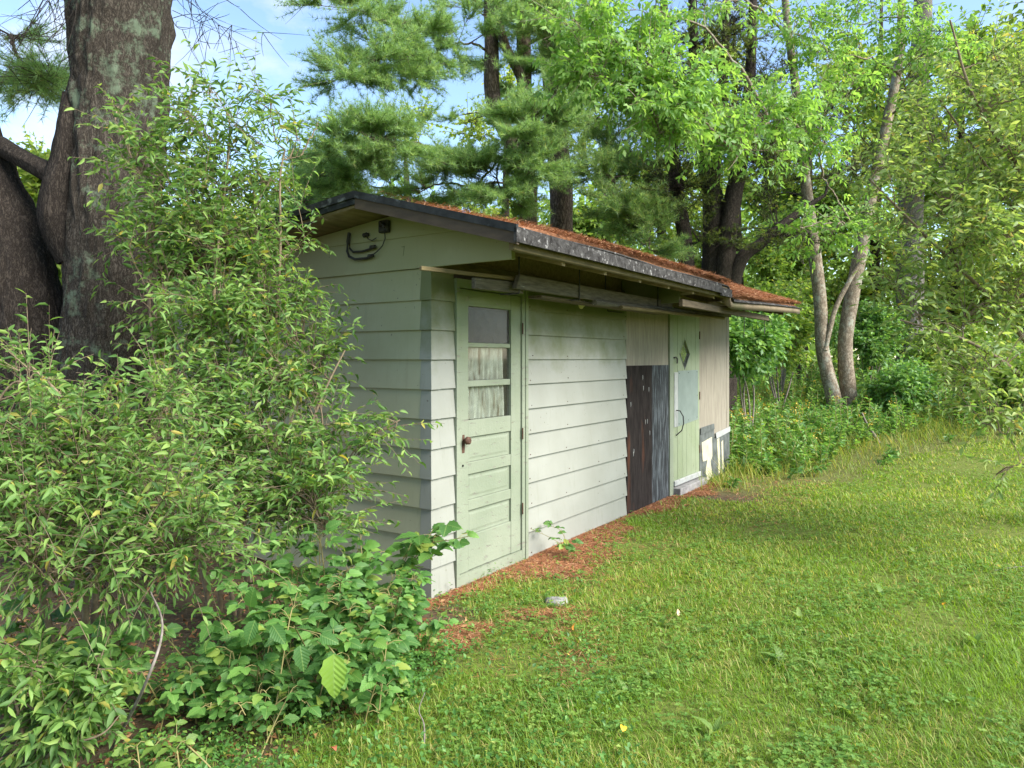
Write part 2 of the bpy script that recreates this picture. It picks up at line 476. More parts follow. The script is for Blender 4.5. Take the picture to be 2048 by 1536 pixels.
def mat_paint(name, base, base2, eave_shade, dirt, chips=None, shade_lo=1.55, shade_hi=2.25, shade_amt=0.55, rough=0.55, chip_p=(0.66, 0.69), chip_st=(1, 1, 1), bump=.12):
    """old house paint: two close tints, olive under-eave shade painted in towards the top with a ragged edge, fine dirt specks, flaked chips"""
    m, t = new_mat(name)
    tc = N(t, 'ShaderNodeTexCoord')
    n1 = N(t, 'ShaderNodeTexNoise'); n1.inputs['Scale'].default_value = 2.3; n1.inputs['Detail'].default_value = 6
    t.links.new(tc.outputs['Object'], n1.inputs['Vector'])
    rp = ramp(t, [(.35, base), (.65, base2)])
    t.links.new(n1.outputs['Fac'], rp.inputs['Fac'])
    col = rp.outputs['Color']
    # shade under the eaves, painted as an olive tint that grows with height
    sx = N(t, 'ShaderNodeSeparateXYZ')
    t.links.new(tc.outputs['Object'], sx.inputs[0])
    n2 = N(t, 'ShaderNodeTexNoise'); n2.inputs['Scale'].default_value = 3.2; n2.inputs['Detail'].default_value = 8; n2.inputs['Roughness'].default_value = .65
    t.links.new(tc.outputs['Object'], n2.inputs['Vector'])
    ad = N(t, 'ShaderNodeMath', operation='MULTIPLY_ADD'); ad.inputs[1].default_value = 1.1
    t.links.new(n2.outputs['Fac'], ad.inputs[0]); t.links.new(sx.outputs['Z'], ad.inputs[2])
    mr = N(t, 'ShaderNodeMapRange'); mr.inputs[1].default_value = shade_lo + .55; mr.inputs[2].default_value = shade_hi + .55; mr.inputs[3].default_value = 0.04; mr.inputs[4].default_value = shade_amt
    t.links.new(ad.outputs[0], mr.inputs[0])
    mx = N(t, 'ShaderNodeMix', data_type='RGBA'); mx.inputs['B'].default_value = (*eave_shade, 1)
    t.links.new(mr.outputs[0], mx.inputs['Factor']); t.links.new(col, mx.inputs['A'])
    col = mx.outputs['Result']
    # streaky dirt
    mp = N(t, 'ShaderNodeMapping'); mp.inputs['Scale'].default_value = (9, 9, 1.2)
    t.links.new(tc.outputs['Object'], mp.inputs['Vector'])
    n3 = N(t, 'ShaderNodeTexNoise'); n3.inputs['Scale'].default_value = 2.4; n3.inputs['Detail'].default_value = 8; n3.inputs['Roughness'].default_value = .7
    t.links.new(mp.outputs[0], n3.inputs['Vector'])
    r3 = ramp(t, [(.55, (0, 0, 0)), (.85, (.55, .55, .55))])
    t.links.new(n3.outputs['Fac'], r3.inputs['Fac'])
    mx3 = N(t, 'ShaderNodeMix', data_type='RGBA'); mx3.inputs['B'].default_value = (*dirt, 1)
    t.links.new(r3.outputs['Color'], mx3.inputs['Factor']); t.links.new(col, mx3.inputs['A'])
    col = mx3.outputs['Result']
    # specks
    n4 = N(t, 'ShaderNodeTexNoise'); n4.inputs['Scale'].default_value = 38; n4.inputs['Detail'].default_value = 2
    t.links.new(tc.outputs['Object'], n4.inputs['Vector'])
    r4 = ramp(t, [(.735, (0, 0, 0)), (.76, (.8, .8, .8))])
    t.links.new(n4.outputs['Fac'], r4.inputs['Fac'])
    mx4 = N(t, 'ShaderNodeMix', data_type='RGBA'); mx4.inputs['B'].default_value = (.12, .10, .07, 1)
    t.links.new(r4.outputs['Color'], mx4.inputs['Factor']); t.links.new(col, mx4.inputs['A'])
    col = mx4.outputs['Result']
    p = N(t, 'ShaderNodeBsdfPrincipled')
    p.inputs['Roughness'].default_value = rough
    p.inputs['Specular IOR Level'].default_value = .35
    nb = N(t, 'ShaderNodeTexNoise'); nb.inputs['Scale'].default_value = 60; nb.inputs['Detail'].default_value = 5
    t.links.new(tc.outputs['Object'], nb.inputs['Vector'])
    hgt = nb.outputs['Fac']
    if chips:
        m5 = N(t, 'ShaderNodeMapping'); m5.inputs['Scale'].default_value = chip_st
        t.links.new(tc.outputs['Object'], m5.inputs['Vector'])
        n5 = N(t, 'ShaderNodeTexNoise'); n5.inputs['Scale'].default_value = 9; n5.inputs['Detail'].default_value = 9; n5.inputs['Roughness'].default_value = .7
        t.links.new(m5.outputs[0], n5.inputs['Vector'])
        r5 = ramp(t, [(chip_p[0], (0, 0, 0)), (chip_p[1], (1, 1, 1))])
        t.links.new(n5.outputs['Fac'], r5.inputs['Fac'])
        mx5 = N(t, 'ShaderNodeMix', data_type='RGBA'); mx5.inputs['B'].default_value = (*chips, 1)
        t.links.new(r5.outputs['Color'], mx5.inputs['Factor']); t.links.new(col, mx5.inputs['A'])
        col = mx5.outputs['Result']
        sb = N(t, 'ShaderNodeMath', operation='SUBTRACT')
        t.links.new(nb.outputs['Fac'], sb.inputs[0]); t.links.new(r5.outputs['Color'], sb.inputs[1])
        hgt = sb.outputs[0]
    t.links.new(col, p.inputs['Base Color'])
    b = N(t, 'ShaderNodeBump'); b.inputs['Strength'].default_value = bump; b.inputs['Distance'].default_value = .003
    t.links.new(hgt, b.inputs['Height']); t.links.new(b.outputs[0], p.inputs['Normal'])
    o = N(t, 'ShaderNodeOutputMaterial')
    t.links.new(p.outputs[0], o.inputs['Surface'])
    return m

M['siding'] = mat_paint('painted_siding', (.24, .24, .205), (.275, .275, .24), (.10, .115, .028), (.16, .16, .11), shade_amt=.85, shade_lo=1.55, shade_hi=2.0)  # third colour paints the olive eave shade over the top courses
M['gable_siding'] = mat_paint('gable_shade_siding', (.31, .305, .195), (.345, .34, .23), (.20, .21, .085), (.20, .198, .12), shade_amt=.45)  # siding paint again, with the gable's olive shade mixed into its colours
M['green_paint'] = mat_paint('green_door_paint', (.185, .21, .15), (.23, .25, .185), (.13, .17, .035), (.17, .20, .12), chips=(.20, .19, .15), chip_p=(.60, .63), chip_st=(1, 1, 4.5), shade_amt=.65, bump=.6)
M['green_plank'] = mat_paint('green_plank_paint', (.20, .235, .14), (.24, .27, .18), (.14, .19, .04), (.19, .22, .13), chips=(.11, .09, .07), chip_p=(.60, .63), chip_st=(5.5, 5.5, .6), shade_amt=.65, bump=.35)
M['ply'] = mat_surf('weathered_plywood', (.175, .15, .112), (.275, .245, .19), scale=7, stretch=(7, 7, .55), rough=.85, bump=.5, c3=(.16, .125, .10), s3=3, p3=(.58, .78))
M['black_panel'] = mat_surf('tarred_panel', (.014, .011, .010), (.036, .029, .026), scale=9, stretch=(3, 3, .6), rough=.95, spec=.08, bump=.3, c3=(.12, .045, .022), s3=1.4, p3=(.56, .75))
M['worn_panel'] = mat_surf('worn_tarred_panel', (.018, .018, .019), (.05, .054, .056), scale=6, stretch=(9, 9, .5), rough=.95, spec=.08, bump=.4, c3=(.17, .19, .20), s3=7, p3=(.50, .66))
M['old_wood'] = mat_surf('old_brown_wood', (.05, .036, .02), (.12, .09, .05), scale=8, stretch=(.8, 6, 6), rough=.85, bump=.4)
M['yellow_wood'] = mat_surf('yellowed_wood', (.075, .058, .024), (.15, .115, .05), scale=8, stretch=(.8, 6, 6), rough=.8, bump=.3)
M['grey_wood'] = mat_surf('grey_weathered_wood', (.05, .043, .03), (.13, .115, .085), scale=8, stretch=(.8, 7, 7), rough=.9, bump=.5, c3=(.34, .35, .29), s3=6, p3=(.64, .72))
M['soffit'] = mat_surf('soffit_plywood', (.12, .088, .05), (.22, .165, .10), scale=5, stretch=(1, 3, 1), rough=.85, bump=.3, c3=(.12, .12, .05), s3=2, p3=(.55, .75))
M['rafter_wood'] = mat_surf('rafter_wood', (.16, .12, .06), (.30, .235, .13), scale=8, stretch=(4, 1, 4), rough=.85, bump=.3)
M['barge'] = mat_surf('brown_barge_board', (.045, .031, .02), (.09, .063, .04), scale=5, stretch=(1, 1, 3), rough=.85, bump=.3)
M['fascia'] = mat_surf('asphalt_edge', (.018, .016, .015), (.07, .066, .062), scale=26, rough=.95, bump=.9, c3=(.26, .25, .235), s3=22, p3=(.57, .68), spec=.1, dist=.008)
M['rake'] = mat_surf('black_drip_edge', (.016, .017, .017), (.045, .047, .046), scale=14, rough=.85, bump=.5, spec=.15, c3=(.15, .165, .16), s3=8, p3=(.58, .72))
M['metal'] = mat_surf('grey_metal_sheet', (.19, .225, .205), (.245, .285, .26), scale=5, rough=.5, bump=.08, metallic=.35)
M['rust'] = mat_surf('rusty_iron', (.05, .028, .02), (.15, .075, .045), scale=40, rough=.8, bump=.4, metallic=.3)
M['iron'] = mat_surf('dark_iron', (.02, .02, .02), (.07, .065, .06), scale=30, rough=.6, bump=.2, metallic=.5)
M['white_paint'] = mat_surf('chipped_white_paint', (.26, .265, .25), (.36, .365, .345), scale=9, rough=.6, bump=.3, c3=(.2, .18, .14), s3=9, p3=(.62, .66))
M['cream'] = mat_surf('cream_flaking_paint', (.38, .345, .23), (.50, .465, .34), scale=8, rough=.7, bump=.6, c3=(.13, .12, .10), s3=10, p3=(.60, .66))
M['tar_paper'] = mat_surf('tar_paper', (.045, .05, .045), (.12, .13, .12), scale=8, rough=.85, bump=.4)
M['ceramic'] = mat_surf('cream_porcelain', (.46, .42, .26), (.58, .54, .36), scale=8, rough=.3, bump=0)
M['cable'] = mat_surf('black_cable', (.012, .012, .012), (.03, .03, .03), scale=8, rough=.5, bump=0)
M['dark_inside'] = mat_surf('dark_interior', (.03, .025, .02), (.06, .05, .04), scale=3, rough=.9, bump=0)
M['stone'] = mat_surf('flat_grey_stone', (.16, .15, .145), (.30, .285, .27), scale=14, rough=.9, bump=.6)
M['curtain'] = mat_surf('stained_curtain', (.42, .40, .35), (.80, .78, .72), scale=5, stretch=(7, 7, .8), rough=.9, bump=.2, c3=(.17, .10, .05), s3=2.4, p3=(.50, .62))
M['pencil'] = mat_surf('faded_ink', (.16, .17, .09), (.2, .2, .11), scale=30, rough=.8, bump=0)

def mat_glass(name, tint, alpha, rough):
    m, t = new_mat(name)
    lw = N(t, 'ShaderNodeLayerWeight'); lw.inputs['Blend'].default_value = .5
    pw = N(t, 'ShaderNodeMath', operation='POWER'); pw.inputs[1].default_value = 4.0
    t.links.new(lw.outputs['Facing'], pw.inputs[0])
    fr = N(t, 'ShaderNodeMath', operation='MULTIPLY_ADD'); fr.inputs[1].default_value = .7; fr.inputs[2].default_value = .045
    t.links.new(pw.outputs[0], fr.inputs[0])
    gl = N(t, 'ShaderNodeBsdfGlossy'); gl.inputs['Roughness'].default_value = rough
    tr = N(t, 'ShaderNodeBsdfTransparent'); tr.inputs['Color'].default_value = (*tint, 1)
    df = N(t, 'ShaderNodeBsdfDiffuse'); df.inputs['Color'].default_value = (.075, .068, .065, 1)
    tc = N(t, 'ShaderNodeTexCoord')
    no = N(t, 'ShaderNodeTexNoise'); no.inputs['Scale'].default_value = 14; no.inputs['Detail'].default_value = 7
    t.links.new(tc.outputs['Object'], no.inputs['Vector'])
    mr = N(t, 'ShaderNodeMapRange'); mr.inputs[1].default_value = .35; mr.inputs[2].default_value = .7; mr.inputs[3].default_value = alpha * .55; mr.inputs[4].default_value = alpha * 1.3
    t.links.new(no.outputs['Fac'], mr.inputs[0])
    a = N(t, 'ShaderNodeMixShader'); b = N(t, 'ShaderNodeMixShader')
    t.links.new(mr.outputs[0], a.inputs[0]); t.links.new(tr.outputs[0], a.inputs[1]); t.links.new(df.outputs[0], a.inputs[2])
    t.links.new(fr.outputs[0], b.inputs[0]); t.links.new(a.outputs[0], b.inputs[1]); t.links.new(gl.outputs[0], b.inputs[2])
    o = N(t, 'ShaderNodeOutputMaterial')
    t.links.new(b.outputs[0], o.inputs['Surface'])
    return m
M['glass'] = mat_glass('dirty_glass', (.9, .93, .9), .16, .05)
M['screen_glass'] = mat_glass('dusty_screened_glass', (.55, .55, .55), .62, .25)
m_, t_ = new_mat('mirror_like_glass')
p_ = N(t_, 'ShaderNodeBsdfPrincipled'); p_.inputs['Base Color'].default_value = (.45, .5, .42, 1); p_.inputs['Metallic'].default_value = .9; p_.inputs['Roughness'].default_value = .08
o_ = N(t_, 'ShaderNodeOutputMaterial'); t_.links.new(p_.outputs[0], o_.inputs['Surface'])
M['diamond_glass'] = m_

# ------------------------------------------------------------------ ground
def build_ground():
    n = 300
    c = np.linspace(-1, 1, n)
    ax = 9.0 * c + 380.0 * np.sign(c) * np.abs(c) ** 5
    gx, gy = np.meshgrid(ax + 0.5, ax + 6.0, indexing='ij')
    z = ground_h(gx, gy)
    V = np.stack([gx, gy, z], -1).reshape(-1, 3)
    i = np.arange(n * n).reshape(n, n)
    Fq = np.stack([i[:-1, :-1], i[1:, :-1], i[1:, 1:], i[:-1, 1:]], -1).reshape(-1, 4)
    u, w = uw(gx, gy)
    m, t = new_mat('ground_soil')
    at_ = N(t, 'ShaderNodeAttribute', attribute_name='var')
    tc = N(t, 'ShaderNodeTexCoord')
    n1 = N(t, 'ShaderNodeTexNoise'); n1.inputs['Scale'].default_value = 1.3; n1.inputs['Detail'].default_value = 9; n1.inputs['Roughness'].default_value = .7
    n2 = N(t, 'ShaderNodeTexNoise'); n2.inputs['Scale'].default_value = 26; n2.inputs['Detail'].default_value = 8; n2.inputs['Roughness'].default_value = .75
    t.links.new(tc.outputs['Object'], n1.inputs['Vector']); t.links.new(tc.outputs['Object'], n2.inputs['Vector'])
    soil = ramp(t, [(.3, (.06, .042, .026)), (.7, (.16, .115, .07))])
    turf = ramp(t, [(.3, (.08, .11, .02)), (.7, (.19, .21, .05))])
    ndl = ramp(t, [(.3, (.10, .05, .026)), (.7, (.24, .115, .055))])
    for r in (soil, turf, ndl):
        t.links.new(n2.outputs['Fac'], r.inputs['Fac'])
    # var: 0 bare woodland soil, 1 turf, 2 needle litter
    m1 = N(t, 'ShaderNodeMix', data_type='RGBA'); m2 = N(t, 'ShaderNodeMix', data_type='RGBA')
    f1 = N(t, 'ShaderNodeMapRange'); f2 = N(t, 'ShaderNodeMapRange')
    f2.inputs[1].default_value = 1.25; f2.inputs[2].default_value = 1.75
    t.links.new(at_.outputs['Fac'], f1.inputs[0]); t.links.new(at_.outputs['Fac'], f2.inputs[0])
    t.links.new(f1.outputs[0], m1.inputs['Factor']); t.links.new(soil.outputs['Color'], m1.inputs['A']); t.links.new(turf.outputs['Color'], m1.inputs['B'])
    t.links.new(f2.outputs[0], m2.inputs['Factor']); t.links.new(m1.outputs['Result'], m2.inputs['A']); t.links.new(ndl.outputs['Color'], m2.inputs['B'])
    p = N(t, 'ShaderNodeBsdfPrincipled'); p.inputs['Roughness'].default_value = .95; p.inputs['Specular IOR Level'].default_value = .1
    t.links.new(m2.outputs['Result'], p.inputs['Base Color'])
    b = N(t, 'ShaderNodeBump'); b.inputs['Strength'].default_value = .7; b.inputs['Distance'].default_value = .03
    t.links.new(n2.outputs['Fac'], b.inputs['Height']); t.links.new(b.outputs[0], p.inputs['Normal'])
    o = N(t, 'ShaderNodeOutputMaterial'); t.links.new(p.outputs[0], o.inputs['Surface'])
    me = np_mesh('ground', V, Fq, surface_kind(gx, gy).reshape(-1), True)
    g = add_obj('ground', me, None, m)
    tag(g, 'grassy ground of lawn and bare soil sloping up past the shed', None, None, 'structure')

def needle_amt(x, y):
    """0..1: how much dead pine needle litter lies here (along the front wall of the shed)"""
    u, w = uw(x, y)
    n = fbm(np.asarray(x) * 2.2, np.asarray(y) * 2.2, 9.1, 4)
    width = 0.38 + 0.14 * np.sin(u * 1.3 + 0.6) + (n - .5) * 0.9
    width = np.where(u < 0.9, width * np.clip(.62 + u * .35, .3, 1), width)
    a = np.clip((width - w) / 0.30, 0, 1) * (w > -0.1) * np.clip((u + 0.75) / .5, 0, 1) * np.clip((5.6 - u) / 1.2, 0, 1)
    patch = np.clip((n - 0.53) / .08, 0, 1) * np.exp(-(((u + .25) / .8) ** 2 + ((w - .55) / .6) ** 2)) * .6
    return np.clip(a + patch, 0, 1)

def lawn_amt(x, y):
    """0..1: mown lawn; 0 under the shrubs and in the wood"""
    x = np.asarray(x, float); y = np.asarray(y, float)
    u, w = uw(x, y)
    n = fbm(x * 1.4, y * 1.4, 2.0, 3) - .5
    left = np.clip((x - (-1.45 + (y - 2.0) * .42) + n * .5) / .35, 0, 1)            # the shrubs' edge on the gable side
    side = np.clip((w + 0.05) / .1, 0, 1)
    left = np.where(u > 0.0, side, np.minimum(left, 1))
    bank = np.clip(((w - 0.70 + n * .6) - np.clip((u - 5.2) * 0.42, 0, 3.2)) / .5, 0, 1)
    far = np.clip((11.6 - y + n) / .8, 0, 1) * np.clip((w + .2) / .3, 0, 1)
    back_field = np.clip((y - 26) / 4, 0, 1) * np.clip((x - 3) / 3, 0, 1)
    return np.clip(np.maximum(left * np.where(u > 4.4, bank, 1) * far, back_field), 0, 1)

def surface_kind(x, y):
    l = lawn_amt(x, y)
    n = needle_amt(x, y)
    u, w = uw(x, y)
    bank = .6 * np.clip((u - 4.6) / .6, 0, 1)
    return np.maximum(np.maximum(l, bank) * (1 - n), 2 * n)

build_ground()

# ------------------------------------------------------------------ the shed
SHED_RZ = math.atan2(UY, UX)
shed = empty('shed', (CX, CY, 0), 'low shed with pale painted siding, two green doors and needle covered roof', 'shed', None, SHED_RZ)

def loft_box(bot, top):
    n = len(bot)
    V = list(bot) + list(top)
    Fs = [list(range(n))[::-1], list(range(n, 2 * n))]
    for i in range(n):
        j = (i + 1) % n
        Fs.append([i, j, n + j, n + i])
    return V, Fs

def poly_obj(name, V, Fs, mat, parent, bevel=0.0):
    me = bpy.data.meshes.new(name)
    bm = bmesh.new()
    vs = [bm.verts.new(v) for v in V]
    for f in Fs:
        try:
            bm.faces.new([vs[i] for i in f])
        except ValueError:
            pass
    bmesh.ops.recalc_face_normals(bm, faces=bm.faces)
    if bevel > 0:
        bmesh.ops.bevel(bm, geom=list(bm.edges), offset=bevel, segments=1, affect='EDGES', profile=.6)
    bm.to_mesh(me)
    bm.free()
    me.materials.append(mat)
    o = bpy.data.objects.new(name, me)
    COL.objects.link(o)
    o.parent = parent
    return o

def box(name, x0, x1, y0, y1, z0, z1, mat, parent, bevel=0.0, skew=None):
    V, Fs = loft_box([(x0, y0, z0), (x1, y0, z0), (x1, y1, z0), (x0, y1, z0)], [(x0, y0, z1), (x1, y0, z1), (x1, y1, z1), (x0, y1, z1)])
    if skew:
        V = [skew(*v) for v in V]
    return poly_obj(name, V, Fs, mat, parent, bevel)

def multi_box(name, boxes, mat, parent):
    V, Fs = [], []
    for b in boxes:
        x0, x1, y0, y1, z0, z1 = b
        v, f = loft_box([(x0, y0, z0), (x1, y0, z0), (x1, y1, z0), (x0, y1, z0)], [(x0, y0, z1), (x1, y0, z1), (x1, y1, z1), (x0, y1, z1)])
        n = len(V)
        V += v
        Fs += [[i + n for i in q] for q in f]
    return poly_obj(name, V, Fs, mat, parent)

def prism_yz(name, pts, x0, x1, mat, parent, bevel=0.0):
    V, Fs = loft_box([(x0, y, z) for y, z in pts], [(x1, y, z) for y, z in pts])
    return poly_obj(name, V, Fs, mat, parent, bevel)

def prism_xz(name, pts, y0, y1, mat, parent, bevel=0.0):
    V, Fs = loft_box([(x, y0, z) for x, z in pts], [(x, y1, z) for x, z in pts])
    return poly_obj(name, V, Fs, mat, parent, bevel)

def tube_obj(name, pts, r, mat, parent, sides=8, smooth=True):
    P = np.array(pts, float)[None]
    rr = np.full((1, len(pts)), r) if np.isscalar(r) else np.array(r)[None]
    V, Fq = tubes(P, rr, sides)
    k = len(pts)
    A = Acc(); A.add(V, Fq)
    for end, base in ((0, 0), (k - 1, (k - 1) * sides)):
        c = P[0, end]
        A.add(np.vstack([V[base:base + sides], c]), [[i, (i + 1) % sides, sides] if end else [(i + 1) % sides, i, sides] for i in range(sides)])
    return A.build(name, mat, parent, smooth=smooth)

SL = 6.66          # length of the front wall
SD = 3.0           # depth
CO = 0.2017        # course exposure
RIDGE_Y, RIDGE_Z = 0.33, 2.62          # underside of the roof at the ridge (wall plane)
def soff(y):
    return RIDGE_Z - 0.275 * (RIDGE_Y - y) if y < RIDGE_Y else RIDGE_Z - 0.105 * (y - RIDGE_Y)

# walls behind the cladding
gable_wall = prism_yz('gable_wall', [(0.0, -0.05), (SD, -0.05), (SD, soff(SD) - .01), (RIDGE_Y, RIDGE_Z - .01), (0.0, soff(0) - .01)], 0.0, 0.05, M['dark_inside'], shed)
front_wall = multi_box('front_wall', [(0.052, .245, 0.0, .05, -.05, 2.3), (1.165, 4.33, 0.0, .05, -.05, 2.3), (5.36, SL, 0.0, .05, -.05, 2.3), (.245, 1.165, 0.0, .05, 2.165, 2.3), (4.33, 5.36, 0.0, .05, 2.2, 2.3)], M['dark_inside'], shed)
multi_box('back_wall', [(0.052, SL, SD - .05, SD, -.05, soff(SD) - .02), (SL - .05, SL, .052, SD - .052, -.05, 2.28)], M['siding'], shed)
box('floor_slab', .06, SL - .06, .06, SD - .06, -.04, .06, M['dark_inside'], shed)

def jit(a):
    return random.uniform(-a, a)

# gable siding boards, course by course
for k in range(11):
    z0, z1 = k * CO + jit(.0015), (k + 1) * CO + .014
    o0 = .025 + jit(.002)
    V, Fs = loft_box([(-.0005, .074, z0), (-.0005, SD, z0), (-o0, SD, z0), (-o0, .074, z0)],
                     [(-.0005, .074, z1), (-.0005, SD, z1), (-.005, SD, z1), (-.005, .074, z1)])
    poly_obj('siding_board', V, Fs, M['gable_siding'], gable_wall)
    # wrapped corner cap
    c0, c1 = o0 + .002, .0075
    zc = z1 - .006
    def ring(c, z):
        return [(-c, .078, z), (-c, -c, z), (.072, -c, z), (.072, -.0007, z), (-.0007, -.0007, z), (-.0007, .078, z)]
    V, Fs = loft_box(ring(c0, z0 - .001), ring(c1, zc))
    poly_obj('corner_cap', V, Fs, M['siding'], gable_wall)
zt = 11 * CO
V, Fs = loft_box([(-.001, -.66, zt), (-.001, SD, zt), (-.027, SD, zt), (-.027, -.66, zt)],
                 [(-.001, -.66, zt + .245), (-.001, SD, zt + .245), (-.008, SD, zt + .245), (-.008, -.66, zt + .245)])
# upper board follows the roof line at its ends
pts = [(-.66, zt + .02), (0.0, zt), (SD, zt), (SD, soff(SD)), (1.6, zt + .245), (-.28, zt + .245)]
pts = [(-.66, zt + .022), (SD, zt), (SD, soff(SD) - .004), (RIDGE_Y + (RIDGE_Z - zt - .249) / .105, zt + .245), (RIDGE_Y - (RIDGE_Z - zt - .249) / .275, zt + .245), (-.66, soff(-.66) - .004)]
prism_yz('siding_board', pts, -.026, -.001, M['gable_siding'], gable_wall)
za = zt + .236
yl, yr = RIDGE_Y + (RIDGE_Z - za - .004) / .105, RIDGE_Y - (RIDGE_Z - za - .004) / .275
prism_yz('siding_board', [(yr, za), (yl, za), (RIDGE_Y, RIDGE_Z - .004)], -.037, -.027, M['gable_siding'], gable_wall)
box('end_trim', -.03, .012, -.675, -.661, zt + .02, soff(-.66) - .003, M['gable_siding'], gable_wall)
box('lookout_block', -.02, .10, -.80, -.677, 2.285, 2.316, M['yellow_wood'], gable_wall, .003)

# front cladding
def front_course(x0, x1):
    for k in range(11):
        z0, z1 = k * CO + jit(.0015), (k + 1) * CO + .014
        o0 = .025 + jit(.002)
        if x1 < 1:
            o0 = .0245
        V, Fs = loft_box([(x0, -.0005, z0), (x1, -.0005, z0), (x1 + jit(.003), -o0, z0), (x0, -o0, z0)],
                         [(x0, -.0005, z1), (x1, -.0005, z1), (x1, -.005, z1), (x0, -.005, z1)])
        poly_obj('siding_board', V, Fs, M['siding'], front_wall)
front_course(.074, .238)
front_course(1.176, 3.11)
for k in range(11):      # rusty nail heads near the lower edge of each long board
    for x in (1.25, 1.86, 2.47, 3.05):
        if random.random() < .8:
            xx, zz_ = x + jit(.03), k * CO + .03 + jit(.006)
            tube_obj('nail', [(xx, -.020, zz_), (xx, -.0265, zz_)], .0045, M['rust'], front_wall, 6)
box('top_plate', -.0, SL - .01, -.045, -.002, 2.236, 2.30, M['old_wood'], front_wall)
box('frieze_board', .06, SL - .02, .004, .03, 2.301, soff(.004) - .012, M['rafter_wood'], front_wall)
# plywood, tarred sheet, torn tar paper
tag(box('plywood_panel', 3.113, 4.285, -.012, -.001, 1.50, 2.225, M['ply'], front_wall), 'weathered plywood panel above the black sheet')
tag(box('tarred_panel', 3.118, 3.78, -.021, -.001, -.03, 1.545, M['black_panel'], front_wall), 'black tarred sheet stained rusty at its foot')
tag(box('tarred_panel', 3.783, 4.285, -.018, -.001, -.03, 1.545, M['worn_panel'], front_wall), 'black sheet worn through to streaky grey')
box('post', 4.288, 4.40, -.034, -.001, -.03, 2.232, M['green_paint'], front_wall, .003)
tag(box('plywood_panel', 5.366, 6.52, -.012, -.001, .55, 2.225, M['ply'], front_wall), 'weathered plywood panel beside the plank door')
box('corner_board', 6.522, 6.64, -.016, -.001, .60, 2.225, M['ply'], front_wall, .002)
prism_xz('tar_paper_sheet', [(5.37, .02), (5.37, .70), (5.93, .715), (5.97, .52), (6.06, .56), (6.645, .58), (6.645, -.02)], -.019, -.0125, M['tar_paper'], front_wall)
prism_xz('exposed_board', [(5.43, .52), (5.84, .56), (5.86, .30), (5.78, .24), (5.90, -.05), (5.60, -.05), (5.64, .05), (5.58, .12), (5.66, .27), (5.47, .27)], -.024, -.0195, M['cream'], front_wall)
prism_xz('exposed_board', [(6.06, .50), (6.16, .52), (6.20, .05), (6.13, .02)], -.024, -.0195, M['cream'], front_wall)
prism_xz('exposed_board', [(6.25, .45), (6.33, .47), (6.36, .05), (6.29, .07)], -.024, -.0195, M['cream'], front_wall)
prism_xz('broken_batten', [(5.98, .60), (6.64, .64), (6.64, .57), (6.02, .52)], -.032, -.0245, M['white_paint'], front_wall)
prism_xz('broken_batten', [(5.38, .72), (5.92, .735), (5.94, .66), (5.38, .63)], -.030, -.0245, M['tar_paper'], front_wall)
for i in range(9):      # white scars on the black sheet
    sx, sz = random.uniform(3.16, 3.74), random.uniform(.35, 1.5)
    prism_xz('paint_scar', [(sx, sz), (sx + .007, sz + .02), (sx + .006, sz + .05), (sx - .004, sz + .055)], -.0225, -.0212, M['white_paint'], front_wall)

# ---- panelled door
frame = multi_box('door_frame', [(.24, .274, -.034, .04, -.02, 2.185), (1.09, 1.134, -.034, .04, -.02, 2.185), (.2745, 1.0895, -.033, .04, 2.122, 2.185), (1.1345, 1.172, -.042, -.0015, -.02, 2.232), (.2745, 1.0895, -.033, .04, 0.0, .085)], M['green_paint'], shed)
door = multi_box('panelled_door', [
    (.277, .392, -.020, .018, .09, 2.116), (.95, 1.086, -.020, .018, .09, 2.116)], M['green_paint'], shed)
tag(door, 'pale green panelled door with three small panes')
for z0, z1 in ((.09, .34), (.52, .595), (.782, .868), (1.05, 1.172), (1.414, 1.46), (1.702, 1.735), (2.0, 2.116)):
    th = -.0185 if (z1 - z0) > .06 else -.012
    box('rail', .3925, .9495, th, .016, z0, z1, M['green_paint'], door, .003)
for z0, z1 in ((.342, .518), (.597, .78), (.87, 1.048)):
    box('panel', .3925, .9495, -.002, .010, z0, z1, M['green_paint'], door)
    V, Fs = loft_box([(.42, -.0022, z0 + .02), (.925, -.0022, z0 + .02), (.925, -.0022, z1 - .02), (.42, -.0022, z1 - .02)],
                     [(.435, -.005, z0 + .035), (.91, -.005, z0 + .035), (.91, -.005, z1 - .035), (.435, -.005, z1 - .035)])
    poly_obj('panel_moulding', V, Fs, M['green_paint'], door)
tag(box('pane', .3925, .9495, .000, .004, 1.737, 1.998, M['screen_glass'], door), 'dusty dark pane without curtain')
for z0, z1 in ((1.462, 1.70), (1.174, 1.412)):
    box('pane', .3925, .9495, .000, .004, z0, z1, M['glass'], door)
    xs = np.linspace(.395, .915, 90)
    zs = np.linspace(z0 + .0, z1 - .0, 12)
    gx, gz = np.meshgrid(xs, zs, indexing='ij')
    gy = .022 + .012 * np.sin(gx * 95 + 1.2 * np.sin(gz * 9) + 3 * fbm(gx * 6, gz * 3, 1.0, 3)) + .008 * fbm(gx * 12, gz * 6, 4.0, 3)
    i = np.arange(gx.size).reshape(gx.shape)
    Fq = np.stack([i[:-1, :-1], i[1:, :-1], i[1:, 1:], i[:-1, 1:]], -1).reshape(-1, 4)
    add_obj('curtain', np_mesh('curtain', np.stack([gx, gy, gz], -1).reshape(-1, 3), Fq, None, True), door, M['curtain'])
tube_obj('door_knob', [(.335, -.019, 1.035), (.335, -.040, 1.035), (.335, -.044, 1.035), (.335, -.052, 1.035), (.335, -.072, 1.035), (.335, -.078, 1.035)], [.011, .011, .022, .029, .027, .015], M['rust'], door, 14)
